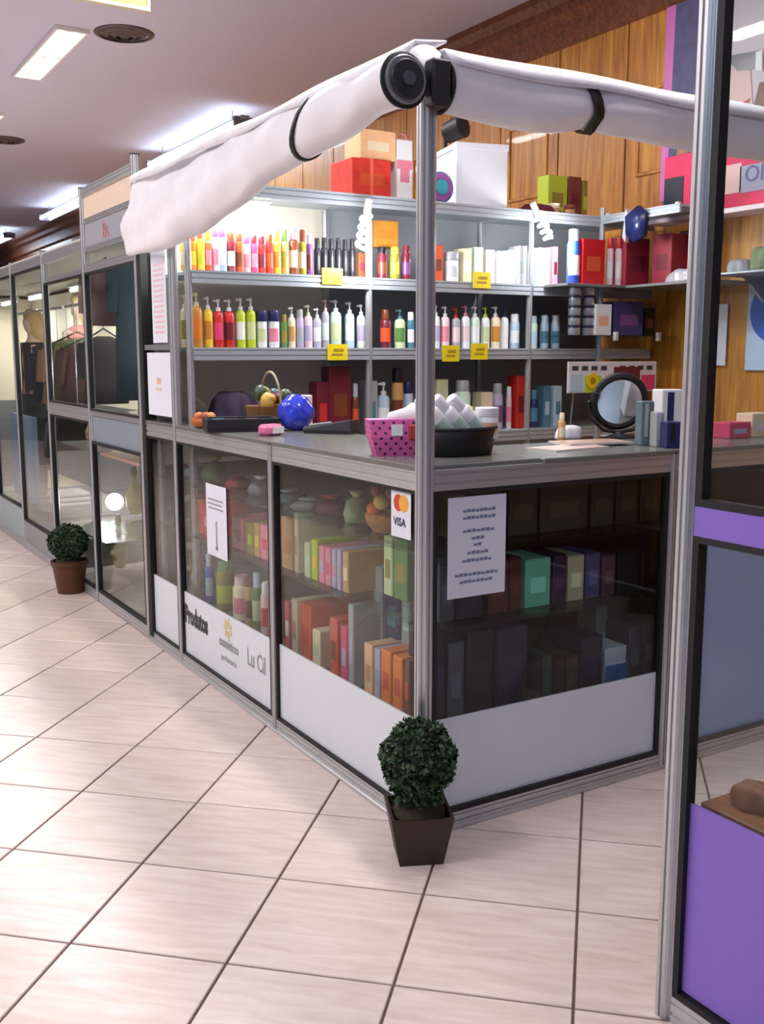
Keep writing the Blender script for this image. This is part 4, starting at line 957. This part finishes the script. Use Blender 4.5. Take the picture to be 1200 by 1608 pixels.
rbox([(937, 956, 952, 'grey', 'tall pale grey'), (958, 975, 950, 'green', 'tall dark green')], .22, .295, 'of tall pair at back of dark counter', 'tall cartons at the back of right counter', .1)
# ------------------------------------------------------------------ topiaries
LEAF = None
def leaf_mat():
    m, nt, b = new_mat('boxwood_leaf'); L = nt.links
    tc = N(nt, 'ShaderNodeTexCoord'); no = N(nt, 'ShaderNodeTexNoise'); no.inputs['Scale'].default_value = 45; L.new(tc.outputs['Object'], no.inputs['Vector'])
    cr = N(nt, 'ShaderNodeValToRGB'); e = cr.color_ramp.elements; e[0].position = .3; e[0].color = lin((12, 32, 16)); e[1].position = .7; e[1].color = lin((50, 84, 44))
    L.new(no.outputs['Fac'], cr.inputs[0]); L.new(cr.outputs[0], b.inputs['Base Color']); b.inputs['Roughness'].default_value = .5
    return m
LEAF = leaf_mat()
def topiary(label, loc, R, square, pw, ph, zc, seedv, potm, rz=0.0, squash=1.0):
    t = thing('topiary', label, 'potted plant', loc, rz)
    if square:
        q = lambda z, s: [(-s, -s, z), (s, -s, z), (s, s, z), (-s, s, z)]
        loft('pot', [q(0, pw*.70), q(ph, pw), q(ph, pw*.90), q(ph-.02, pw*.88)], potm, t, smooth=False)
    else:
        lathe('pot', [(pw*.74, 0), (pw*.98, ph*.86), (pw*1.06, ph*.88), (pw*1.06, ph), (pw*.92, ph), (pw*.9, ph-.02)], potm, t, 22)
    rnd = random.Random(seedv)
    # moss
    rings = []
    for i in range(5):
        f = i/4; s = pw*(.9-.35*f)
        rings.append([(s*(1+.06*math.sin(k*2.3+i))*math.cos(2*PI*k/20), s*(1+.06*math.cos(k*1.7+i))*math.sin(2*PI*k/20), ph-.02+.04*f+.004*math.sin(k*3+i)) for k in range(20)])
    loft('moss', rings, mat((52, 44, 26), .9, noise=.4, scale=60), t)
    tube('stem', [(0, 0, ph-.01), (0, 0, zc-R*.5)], .011, mat((70, 52, 34), .8, noise=.2), t)
    verts, faces = [], []
    def leaf(c, n, ln_, wd):
        a = Vector((rnd.uniform(-1, 1), rnd.uniform(-1, 1), rnd.uniform(-1, 1))); u = n.cross(a)
        if u.length < 1e-3: return
        u.normalize(); v = n.cross(u)
        dirv = (n*rnd.uniform(.25, 1.0)+u*rnd.uniform(-1, 1)+v*rnd.uniform(-1, 1)).normalized(); sd = dirv.cross(n+u*.3).normalized(); up = sd.cross(dirv)*.25
        k = len(verts)
        for q in (c-dirv*ln_*.2, c+sd*wd+dirv*ln_*.2+up*wd, c+dirv*ln_*.8, c-sd*wd+dirv*ln_*.2+up*wd): verts.append(tuple(q))
        faces.append((k, k+1, k+2)); faces.append((k, k+2, k+3))
    for i in range(2600):
        z = rnd.uniform(-1, 1); a = rnd.uniform(0, 2*PI); s = math.sqrt(1-z*z); n = Vector((s*math.cos(a), s*math.sin(a), z))
        lump = 1+.05*math.sin(n.x*7+seedv)*math.sin(n.y*6)+.04*math.sin(n.z*9)
        c = Vector((n.x, n.y, n.z*squash))*R*rnd.uniform(.80, .96)*lump
        leaf(c+Vector((0, 0, zc)), n, R*.17, R*.062)
    for i in range(420):
        a = rnd.uniform(0, 2*PI); zz = rnd.uniform(ph+.005, zc-R*.55); n = Vector((math.cos(a), math.sin(a), .2)); leaf(Vector((0, 0, zz))+n*R*rnd.uniform(.40, .62), n, R*.16, R*.06)
    me = bpy.data.meshes.new('foliage'); me.from_pydata(verts, [], faces); link('foliage', me, LEAF, t)
    bm = bmesh.new(); bmesh.ops.create_icosphere(bm, subdivisions=3, radius=R*.82)
    for v_ in bm.verts: v_.co.z *= squash
    o = bm_obj('foliage_core', bm, mat((14, 26, 14), .9, noise=.4, scale=40), t, True); o.location = (0, 0, zc)
    return t
POT1 = mat((52, 34, 22), .55, noise=.2, scale=12); POT2 = mat((84, 48, 20), .5, noise=.25, scale=12)
p = at(650, 1345, 'Z', 0)
topiary('round boxwood topiary in a dark square pot at the kiosk corner', (p.x+.016, p.y+.002, 0), .112, True, .090, .150, .297, 3, POT1, math.radians(-24))
p = at(121, 930, 'Z', 0)
topiary('small round topiary in a brown round pot beside the far kiosks', (p.x-.03, p.y+.03, 0), .122, False, .105, .20, .315, 8, POT2, 0, .86)

# ------------------------------------------------------------------ neighbouring kiosks along the corridor
Y5, Y6, Y7, Y8 = 3.47, 4.45, 5.43, 6.35
CREAM = mat((236, 214, 190), .5, noise=.03); GREYP = mat((160, 160, 168), .5, noise=.04); SLATE = mat((132, 142, 156), .45, noise=.04)
KB = thing('display_kiosk', 'glass display kiosk with cream fascia and grey middle board', 'kiosk')
post(0, Y5, 0, 2.36, KB)
a, b = 2.555, Y5-.022
rail_y(0, a, b, 2.31, 2.355, KB); pane('X', 0, a, b, 2.19, 2.31, KB, CREAM, 'fascia')
rail_y(0, a, b, 2.165, 2.19, KB, .012); pane('X', 0, a, b, 2.035, 2.165, KB, GREYP, 'sign_panel'); rail_y(0, a, b, 2.01, 2.035, KB, .012)
rail_y(0, a, b, 1.90, 1.945, KB); pane('X', 0, a, b, 1.945, 2.01, KB)
text_mesh('sign_text', 'Bs', .11, mat((206, 120, 126), .6, noise=.05), KB, (-.006, 3.10, 2.06), (0, -1, 0), (0, 0, 1), sx=1.1)
seal('X', -.004, a, b, 1.13, 1.90, KB, .014); pane('X', 0, a+.012, b-.012, 1.14, 1.89, KB)
rail_y(0, a, b, 1.105, 1.13, KB, .014); pane('X', 0, a, b, .955, 1.105, KB, SLATE, 'middle_board')
seal('X', -.004, a, b, .065, .955, KB, .016); pane('X', 0, a+.012, b-.012, .08, .94, KB); rail_y(0, a, b, .012, .065, KB)
box('back_panel', (1.0, a, 0), (1.02, b, 2.2), mat((120, 128, 130), .6, noise=.1), KB); box('side_panel', (.03, 2.54, .0), (1.0, 2.552, 1.95), mat((96, 104, 106), .6, noise=.1), KB, 0)
for z, m in ((.47, GLASS_G), (1.12, BOARD), (.885, mat((236, 176, 160), .4, noise=.2))): box('shelf', (.03, 2.56, z-.014), (.5, Y5-.03, z), m, KB, .001)
KC = thing('display_kiosk', 'glass clothes kiosk with a rail at waist height behind round topiary', 'kiosk')
post(0, Y6, 0, 2.10, KC)
a, b = Y5+.022, Y6-.022
rail_y(0, a, b, 2.02, 2.08, KC); rail_y(0, a, b, 1.90, 1.93, KC, .012); pane('X', 0, a, b, 1.93, 2.02, KC)
seal('X', -.004, a, b, 1.14, 1.90, KC, .014); pane('X', 0, a+.012, b-.012, 1.15, 1.89, KC)
rail_y(0, a, b, 1.065, 1.14, KC); seal('X', -.004, a, b, .065, 1.065, KC, .014); pane('X', 0, a+.012, b-.012, .08, 1.05, KC); rail_y(0, a, b, .012, .065, KC)
CRM2 = mat((240, 232, 214), .6, noise=.04)
box('back_panel', (1.0, a, 0), (1.02, b, 2.05), CRM2, KC); tube('garment_rail', [(.36, Y5+.03, 1.80), (.36, Y6-.03, 1.80)], .012, ALU, KC); box('top_cover', (.0, Y5, 2.085), (1.02, Y6, 2.10), mat((190, 186, 182), .6, noise=.04), KC); box('lower_back', (.985, a, 0), (.999, b, 1.04), mat((124, 126, 130), .6, noise=.05), KC)
for z in (.34, .88): box('shelf', (.05, a, z-.014), (.55, b, z), BOARD, KC, .001)
KD = thing('display_kiosk', 'glass kiosk with cream interior showing the dressed mannequin', 'kiosk')
post(0, Y7, 0, 2.10, KD); a, b = Y6+.022, Y7-.022
rail_y(0, a, b, 2.02, 2.08, KD); seal('X', -.004, a, b, .22, 2.02, KD, .016); pane('X', 0, a+.014, b-.014, .235, 2.005, KD)
pane('X', 0, a, b, .06, .22, KD, mat((140, 142, 146), .4, noise=.04), 'kick_panel', .008); rail_y(0, a, b, .0, .06, KD)
box('back_panel', (1.0, a, 0), (1.02, b, 2.05), mat((246, 236, 210), .6, noise=.04), KD); box('plinth', (.03, a, 0), (.98, b, .2), mat((120, 122, 124), .6, noise=.05), KD); box('top_cover', (.0, Y6, 2.085), (1.02, Y7, 2.10), mat((190, 186, 182), .6, noise=.04), KD); box('lower_back', (.985, a, .2), (.999, b, 1.0), mat((124, 126, 130), .6, noise=.05), KD); tube('garment_rail', [(.36, a, 1.80), (.36, b, 1.80)], .012, ALU, KD)
KE = thing('display_kiosk', 'leftmost glass kiosk with pale blue lower panel', 'kiosk')
post(0, Y8, 0, 2.10, KE); a, b = Y7+.022, Y8-.022
rail_y(0, a, b, 2.02, 2.08, KE); seal('X', -.004, a, b, .30, 2.02, KE, .016); pane('X', 0, a+.014, b-.014, .315, 2.005, KE)
pane('X', 0, a, b, .06, .30, KE, mat((150, 166, 170), .4, noise=.04), 'kick_panel', .008); rail_y(0, a, b, .0, .06, KE)
box('back_panel', (1.0, a, 0), (1.02, 9.4, 2.05), mat((246, 238, 216), .6, noise=.04), KE); box('end_panel', (.0, 9.4, 0), (1.02, 9.42, 2.05), mat((248, 238, 214), .6, noise=.04), KE)
pane('X', 0, b+.05, 9.38, .08, 2.02, KE); rail_y(0, b+.05, 9.4, 2.02, 2.08, KE); rail_y(0, b+.05, 9.4, 0, .07, KE)
box('plinth', (.03, a, 0), (.98, 7.4, .2), mat((120, 122, 124), .6, noise=.05), KE); box('lower_back', (.985, a, .2), (.999, 9.38, 1.0), mat((124, 126, 130), .6, noise=.05), KE); box('lower_end', (.02, 9.38, 0), (.98, 9.398, .95), mat((124, 126, 130), .6, noise=.05), KE); tube('garment_rail', [(.36, a, 1.80), (.36, 7.2, 1.80)], .012, ALU, KE)
box('top_cover', (.0, Y7, 2.085), (1.02, 9.42, 2.10), mat((190, 186, 182), .6, noise=.04), KE)
box('lower_panel', (.10, a+.03, .32), (.13, b-.03, .98), mat((140, 164, 196), .4, noise=.06), KE); box('tan_panel', (.4, a, .99), (.42, b, 1.55), mat((190, 170, 120), .5, noise=.2, scale=3), KE)
# kiosk lamps
for (yy, z), lab, e in (((3.0, 1.86), 'tube lamp inside kiosk under the cream fascia', 5), ((3.96, 1.97), 'tube lamp inside the clothes kiosk', 10), ((4.94, 1.97), 'tube lamp above the dressed mannequin', 16), ((5.88, 1.97), 'tube lamp inside leftmost kiosk', 16), ((7.4, 1.97), 'tube lamp deep inside the leftmost kiosk', 20), ((8.7, 1.97), 'tube lamp at the end panel of leftmost kiosk', 20)):
    t = thing('kiosk_tube_lamp', lab, 'lamp', (.62, yy, z))
    box('housing', (-.03, -.36, .02), (.03, .36, .05), WHITEM, t); tube('lamp_tube', [(0, -.34, 0), (0, .34, 0)], .014, TUBE_E, t, 10)
    for s in (-.35, .35): tube('hanger', [(0, s*.9, .05), (0, s*.9, 2.06-z)], .003, ALU, t, 6)
    area_light('kiosk_lamp_light', (.62, yy, z-.02), .06, .66, e, (1, .97, .92))
for (x, y, r), lab in (((172, 581, .045), 'round bright lamp in upper pane below the cream fascia'), ((180, 788, .060), 'round bright lamp in lower pane below the grey board')):
    p = at(x, y, 'X', .40)
    t = thing('globe_lamp', lab, 'lamp', p); bm = bmesh.new(); bmesh.ops.create_icosphere(bm, subdivisions=3, radius=r); bm_obj('globe', bm, LAMPE, t, True)
    tube('lamp_stem', [(r*.7, 0, 0), (.985-p.x, 0, .0)], .012, BLACK, t)
    l = bpy.data.lights.new('globe_light', 'POINT'); l.energy = 3; l.shadow_soft_size = r; lo = bpy.data.objects.new('globe_light', l); COL.objects.link(lo); lo.location = (p.x-.09, p.y, p.z)

# garments and mannequins
def garment(label, px, ytop, ybot, wpx, col, X=.36, w=.19):
    p = at(px, (ytop+ybot)/2, 'X', X); d = proj(p)[2]; zt = at(px, ytop, 'X', X).z; zb = at(px, ybot, 'X', X).z
    t = thing('hanging_garment', label, 'garment', (X, p.y, 0))
    rings = []
    for f, ww, dd in ((0, 1.1, 1.0), (.3, 1.0, .9), (.6, .85, .8), (.82, .95, .85), (.93, 1.0, .7), (1, .35, .4)):
        rings.append([(w*ww*math.cos(2*PI*k/24)*(1+.05*math.sin(k*2.6)), .045*dd*math.sin(2*PI*k/24)*(1+.25*math.sin(k*3.1)), zb+(zt-zb)*f) for k in range(24)])
    loft('cloth', rings, fabric('garment_cloth', col), t)
    for s in (-1, 1): tube('sleeve', [(s*w*.9, 0, zt-.05), (s*w*1.02, 0, zt-.16), (s*w*1.08, 0, zt-.28)], .035, fabric('garment_cloth', col), t, 8, [.045, .04, .034])
    tube('hanger', [(-w*.8, 0, zt-.02), (0, 0, zt+.05), (w*.8, 0, zt-.02)], .006, BLACK, t, 6)
    tube('hook', [(0, 0, zt+.05), (0, 0, max(zt+.06, 1.80))], .003, ALU, t, 6)
    return t
garment('dark navy garment hanging in the clothes kiosk', 93, 545, 632, 20, (34, 40, 58))
garment('tan garment hanging between navy and olive ones', 108, 540, 632, 12, (150, 112, 74))
garment('olive green garment hanging in the clothes kiosk', 124, 532, 632, 20, (88, 90, 54))
garment('dark brown garment hanging near the kiosk post', 139, 540, 632, 10, (74, 46, 40))
garment('black folded garment hanging low below the kiosk rail', 124, 652, 706, 26, (30, 36, 34), .2)
def bust(label, px, py_top, X, top_c, scarf_c, hair_c=None):
    p = at(px, py_top, 'X', X); t = thing('mannequin_bust', label, 'mannequin', (X, p.y, 1.12)); H = p.z-1.12
    skin = mat((206, 176, 158), .5, noise=.06)
    loft('bust_body', [ell(.0, .12, .09), ell(H*.2, .13, .10), ell(H*.45, .16, .11), ell(H*.62, .15, .09), ell(H*.68, .06, .05), ell(H*.76, .048, .05), ell(H*.8, .07, .075), ell(H*.9, .078, .09), ell(H*.98, .05, .06)], skin, t)
    loft('blouse', [ell(.0, .13, .10), ell(H*.2, .14, .11), ell(H*.45, .17, .12), ell(H*.62, .155, .098), ell(H*.66, .08, .06)], fabric('blouse', top_c), t)
    rings = [ell(H*.52, .12, .125, -.03), ell(H*.60, .125, .12, -.02), ell(H*.66, .10, .09), ell(H*.69, .055, .055)]
    loft('floral_scarf', rings, mat(scarf_c, .7, noise=.6, scale=30), t)
    if hair_c: loft('wig', [ell(H*.66, .05, .07, .055), ell(H*.74, .065, .088, .045), ell(H*.86, .08, .098, .03), ell(H*.95, .085, .095, .01), ell(H*1.01, .05, .055)], mat(hair_c, .6, noise=.4, scale=25), t)
    return t
bust('mannequin bust with pink floral scarf in the clothes kiosk', 124, 462, .74, (206, 190, 180), (190, 120, 116), (206, 178, 140))
garment('greyish pink blouse hanging under the cream fascia', 168, 418, 512, 20, (158, 122, 122), .20, .13)
garment('dark teal dress hanging beside the black jamb', 203, 412, 628, 20, (60, 80, 88), .26, .09)
garment('charcoal trousers hanging behind the bright round lamp', 165, 528, 634, 20, (58, 54, 56), .34, .14)
# dressed mannequin
p = at(57, 620, 'X', .45); zt = at(57, 488, 'X', .45).z
t = thing('mannequin', 'dressed mannequin with blonde wig, dark jacket and black skirt', 'mannequin', (.45, p.y, .2))
H = zt-.2; sk = mat((216, 184, 160), .5, noise=.05)
body = [(0.0, .05, .05), (.05, .05, .06), (.28, .085, .075), (.40, .11, .10), (.50, .155, .11), (.56, .15, .105), (.66, .115, .085), (.75, .15, .10), (.82, .165, .085), (.845, .10, .06), (.86, .05, .05), (.885, .046, .05), (.90, .062, .07), (.94, .073, .088), (.98, .06, .07), (1.0, .03, .035)]
loft('figure', [ell(H*f, ry, rx) for f, rx, ry in [(f, a_, b_) for f, a_, b_ in body]], sk, t)
loft('pink_top', [ell(H*f, b_*1.06, a_*1.06) for f, a_, b_ in body if .55 <= f <= .80], fabric('pink_top', (200, 150, 150)), t)
loft('black_skirt', [ell(H*.18, .15, .20), ell(H*.30, .14, .185), ell(H*.45, .125, .175), ell(H*.58, .105, .15)], fabric('black_skirt', (24, 26, 32)), t)
for s in (-1, 1):
    loft('jacket_front', [[(-.105+.01*math.sin(k), s*(.05+.04*k/2), H*z) for k in range(3)] + [(.02, s*.19, H*z), (.10, s*.12, H*z), (.115, s*.02, H*z)] for z in (.56, .64, .72, .80, .835)], fabric('jacket', (44, 34, 34)), t, cap=False, close=False)
    tube('sleeve', [(0, s*.17, H*.81), (.0, s*.215, H*.70), (-.03, s*.215, H*.58), (-.06, s*.20, H*.50)], .04, fabric('jacket', (44, 34, 34)), t, 10, [.055, .048, .042, .036])
loft('blonde_wig', [ell(H*.80, .05, .10, .07), ell(H*.86, .07, .10, .05), ell(H*.91, .085, .098, .035), ell(H*.955, .092, .095, .015), ell(H*.99, .08, .085, .005), ell(H*1.012, .045, .05)], mat((206, 170, 116), .6, noise=.4, scale=25), t)
lathe('stand_base', [(.14, 0), (.14, .008), (.02, .014)], ALU, t, 20)
# vases in the lower pane
for (x, yt, zb, X), lab in (((211, 733, .47, .30), 'tall yellow-green bottle on upper glass shelf in lower pane'), ((187, 808, .066, .30), 'tall yellow-green bottle standing on floor behind lower pane')):
    p = at(x, yt+40, 'X', X); zt = at(x, yt, 'X', X).z; h_ = max(.2, zt-zb)
    t = thing('glass_bottle', lab, 'bottle', (X, p.y, zb), 0, None)
    lathe('body', [(.03, 0), (.05, h_*.15), (.055, h_*.4), (.035, h_*.62), (.016, h_*.72), (.014, h_*.82)], mat((176, 172, 84), .25, noise=.3, scale=18), t, 18); lathe('stopper', [(.02, h_*.81), (.024, h_*.9), (.012, h_)], mat((120, 124, 60), .3), t, 12)
for k, (x, y, c, lab) in enumerate(((128, 727, (150, 84, 50), 'copper handbag on shelf below the hanging garments'), (145, 722, (226, 196, 160), 'cream handbag on shelf beside the copper handbag'))):
    p = at(x, y, 'X', .28); t = thing('handbag', lab, 'bag', (.28, p.y, .88)); loft('bag_body', [ell(0, .05, .08), ell(.05, .055, .085), ell(.10, .03, .065)], mat(c, .35, noise=.2), t)
    tube('handle', [(0, .05*math.cos(a_), .09+.06*math.sin(a_)) for a_ in [PI*q/10 for q in range(11)]], .005, mat(c, .4, noise=.15), t, 6)
p = at(115, 808, 'X', .3); t = thing('folded_shirts', 'stack of folded white cloth on low shelf behind the topiary', 'cloth', (.28, p.y, .34))
for k in range(3): box('folded_layer', (-.12, -.16+.01*k, .035*k), (.12, .16-.01*k, .035*k+.033), fabric('white_shirt', (220, 214, 214)), t, .012)
# dark rack with trinkets behind the narrow pane
p = at(258, 850, 'X', .12)
t = thing('trinket_rack', 'dark trinket rack behind the narrow pane beside the arrow notice', 'rack', (.20, 2.28, .295))
DKR = mat((56, 46, 44), .6, noise=.3, scale=20)
box('rack_back', (.02, -.15, 0), (.04, .15, .52), DKR, t)
for k in range(4): box('rack_tray', (-.06, -.15, .04+.12*k), (.02, .15, .055+.12*k), DKR, t)
rnd = random.Random(11)
for k in range(16):
    bm = bmesh.new(); bmesh.ops.create_icosphere(bm, subdivisions=2, radius=.022); o = bm_obj('trinket', bm, mat(((70, 64, 58), (104, 84, 76), (46, 40, 44), (150, 140, 130))[k % 4], .4, noise=.3, scale=40), t, True); o.location = (-.03, -.12+.08*(k % 4), .078+.12*(k//4))

# ------------------------------------------------------------------ purple kiosk on the right
PUR = mat((136, 108, 204), .45, noise=.04, scale=3, name='purple_panel')
KP = thing('purple_kiosk', 'aluminium and glass kiosk with purple band and panel at right edge', 'kiosk')
YP = -.985
post(0, YP, 0, 2.55, KP, True); post(0, -2.0, 0, 2.55, KP)
a, b = -1.98, YP-.026
bm = bmesh.new(); add_box(bm, (-.014, b-.012, .075), (.014, b+.004, 2.5), .001); bm_obj('black_seal', bm, RUBBER, KP)
rail_y(0, a, b, .0, .062, KP, .018); rail_y(0, a, b, 2.49, 2.55, KP)
seal('X', -.004, a, b, .062, 1.082, KP, .014); pane('X', 0, a+.012, b-.012, .08, .51, KP, PUR, 'purple_panel'); pane('X', 0, a+.012, b-.012, .51, 1.07, KP)
pane('X', -.004, a, b, 1.082, 1.142, KP, PUR, 'purple_band', .012); seal('X', -.004, a, b, 1.142, 2.49, KP, .016); pane('X', 0, a+.012, b-.012, 1.155, 2.48, KP)
WOODS = wood_material('brown_shelf_wood', (84, 52, 30), (140, 92, 56), (14, 1, 14))
box('inner_shelf', (.02, a, .49), (.34, b-.02, .51), WOODS, KP)
for z0 in (.0,): box('inner_leg', (.30, b-.05, 0), (.33, b-.02, .49), WOODS, KP)
rnd = random.Random(3)
for k, (dx, dy, c, lab) in enumerate(((.10, -.10, (112, 66, 40), 'crumpled brown paper packet on the purple kiosk shelf'), (.20, -.17, (66, 64, 130), 'indigo cloth bundle on the purple kiosk shelf'), (.12, -.24, (140, 170, 206), 'pale blue packet on the purple kiosk shelf'))):
    cloth_heap('packet', lab, 'packet', (dx, b+dy, .51), .04, .055, .05, mat(c, .6, noise=.25), 20+k, None, 3)

# ------------------------------------------------------------------ posters and displays on the wood wall
WX = 2.985
def poly_on_wall(name, pts, m, parent, off, base):
    bm = bmesh.new(); vs = [bm.verts.new((-off, y-base[1], z-base[2])) for y, z in pts]; f = bm.faces.new(vs); bmesh.ops.triangulate(bm, faces=[f])
    return bm_obj(name, bm, m, parent)
def W_(x, y): v = at(x, y, 'X', WX); return (v.y, v.z)
tl = at(1044, 60, 'X', WX); base = (WX, 1.6, 2.30)
t = thing('wall_poster', 'large beauty poster of a smiling face with sunglasses on wood wall', 'poster', base)
y0, z0, y1, z1 = 2.02, 2.33, .85, 3.40
box('sheet', (-.004, y1-1.6, z0-2.30), (.004, y0-1.6, z1-2.30), mat((214, 206, 214), .35, noise=.05), t, 0)
poly_on_wall('pink_border', [(2.02, 2.33), (1.97, 2.33), (1.95, 3.4), (2.02, 3.4)], mat((214, 120, 190), .4, noise=.1), t, .006, base)
poly_on_wall('blue_hair', [(1.97, 2.33), (1.72, 2.33), (1.66, 2.8), (1.70, 3.4), (1.95, 3.4)], mat((84, 84, 124), .4, noise=.7, scale=9), t, .006, base)
poly_on_wall('tan_hair', [(1.92, 2.4), (1.84, 2.4), (1.80, 2.72), (1.86, 2.9)], mat((190, 140, 100), .4, noise=.4, scale=12), t, .008, base)
poly_on_wall('face', [W_(1100, 330), W_(1170, 270), W_(1185, 180), W_(1180, 110), W_(1100, 110), W_(1085, 220)], mat((236, 204, 202), .4, noise=.06), t, .008, base)
poly_on_wall('brown_hair', [W_(1178, 300), W_(1240, 300), W_(1240, 120), W_(1195, 130), W_(1182, 180)], mat((140, 112, 100), .4, noise=.4, scale=10), t, .010, base)
poly_on_wall('sunglasses', [W_(1100, 75), W_(1150, 88), W_(1195, 80), W_(1190, 108), W_(1160, 112), W_(1150, 100), W_(1138, 115), W_(1100, 112)], mat((84, 78, 92), .2, noise=.2), t, .012, base)
poly_on_wall('lips', [W_(1136, 168), W_(1150, 172), W_(1160, 166), W_(1182, 154), W_(1170, 172), W_(1152, 183), W_(1140, 182)], mat((206, 74, 86), .3, noise=.1), t, .012, base)
poly_on_wall('lens_glint', [W_(1190, 82), W_(1200, 80), W_(1200, 112), W_(1189, 112)], mat((240, 242, 250), .3), t, .014, base)
# pink display board under the poster
base = (2.90, 1.5, 2.19)
t = thing('pink_display', 'hot-pink display board with dark square on white-edged wall shelf', 'display', base)
def D_(x, y): v = at(x, y, 'X', 2.90); return (v.y, v.z)
pa, pb = D_(1047, 248), D_(1240, 330)
PK = mat((226, 50, 96), .4, noise=.12)
box('board', (-.012, -.55, .02), (.012, pa[0]-1.5, pa[1]-2.19), PK, t)
q0, q1 = D_(1047, 282), D_(1074, 338); box('dark_screen', (-.016, q1[0]-1.5, q1[1]-2.19), (-.011, q0[0]-1.5, q0[1]-2.19), mat((40, 46, 62), .3, noise=.1), t, 0)
q0, q1 = D_(1137, 262), D_(1166, 302); box('skin_picture', (-.016, q1[0]-1.5, q1[1]-2.19), (-.011, q0[0]-1.5, q0[1]-2.19), mat((236, 196, 190), .4, noise=.08), t, 0)
q0, q1 = D_(1166, 262), D_(1250, 290); box('name_strip', (-.016, q1[0]-1.5, q1[1]-2.19), (-.011, q0[0]-1.5, q0[1]-2.19), mat((168, 166, 190), .4, noise=.08), t, 0)
v = at(1168, 287, 'X', 2.88); text_mesh('display_text', 'Oli', .12, mat((96, 100, 160), .4, noise=.04), t, (-.018, v.y-1.5, v.z-2.19), (0, -1, 0), (0, 0, 1), sx=1.0)
box('shelf_edge', (-.10, -.70, -.012), (.08, .46, .014), mat((244, 226, 236), .35, noise=.03), t)
box('pink_item', (-.09, .33, .014), (-.03, .43, .09), mat((236, 100, 150), .4, noise=.3), t, .01)
# papers and toys farther right on the wall
for x0, x1, y0_, y1_, lab, c in ((1124, 1139, 478, 574, 'narrow white paper pinned on the wood wall', (226, 228, 240)), (1178, 1230, 428, 582, 'pale blue poster with blue disc on the wood wall', (186, 206, 236))):
    a = at(x0, y0_, 'X', WX); b = at(x1, y1_, 'X', WX)
    t = thing('wall_paper_sheet', lab, 'poster', (WX, (a.y+b.y)/2, b.z)); hw = (a.y-b.y)/2; box('sheet', (-.003, -hw, 0), (.003, hw, a.z-b.z), mat(c, .5, noise=.03), t, 0)
    if x0 > 1150:
        bm = bmesh.new(); add_lathe(bm, [(.17, 0), (.17, .003)], 28); o = bm_obj('blue_disc', bm, mat((40, 90, 190), .4, noise=.3, scale=6), t); o.rotation_euler = (0, -PI/2, 0); o.location = (-.004, hw-.19, (a.z-b.z)*.60)
# grey wall shelf seen through the purple kiosk glass
t = thing('wall_rack', 'grey wall rack with clutter seen through the neighbouring glass', 'rack', (2.80, 1.05, 1.86))
box('rack_shelf', (-.15, -.5, -.012), (.19, .28, 0), STEEL, t)
for yy in (-.2, .2): prism('bracket', [(0, 0), (.18, 0), (.18, -.14)], yy-.01, yy+.01, STEEL, t, 'Y')
rnd = random.Random(5)
for k in range(5):
    cloth_heap('soft_packet', ('silver-grey', 'dull green', 'dark mauve', 'pale grey', 'dark blue')[k] + ' packet on the grey wall rack', 'packet', (2.78, 1.24-.14*k, 1.86), .06, .065, .07+.05*(k % 3), mat(((160, 160, 170), (120, 140, 104), (84, 62, 84), (190, 190, 196), (60, 66, 100))[k], .5, noise=.4, scale=14), 40+k, None, 4)
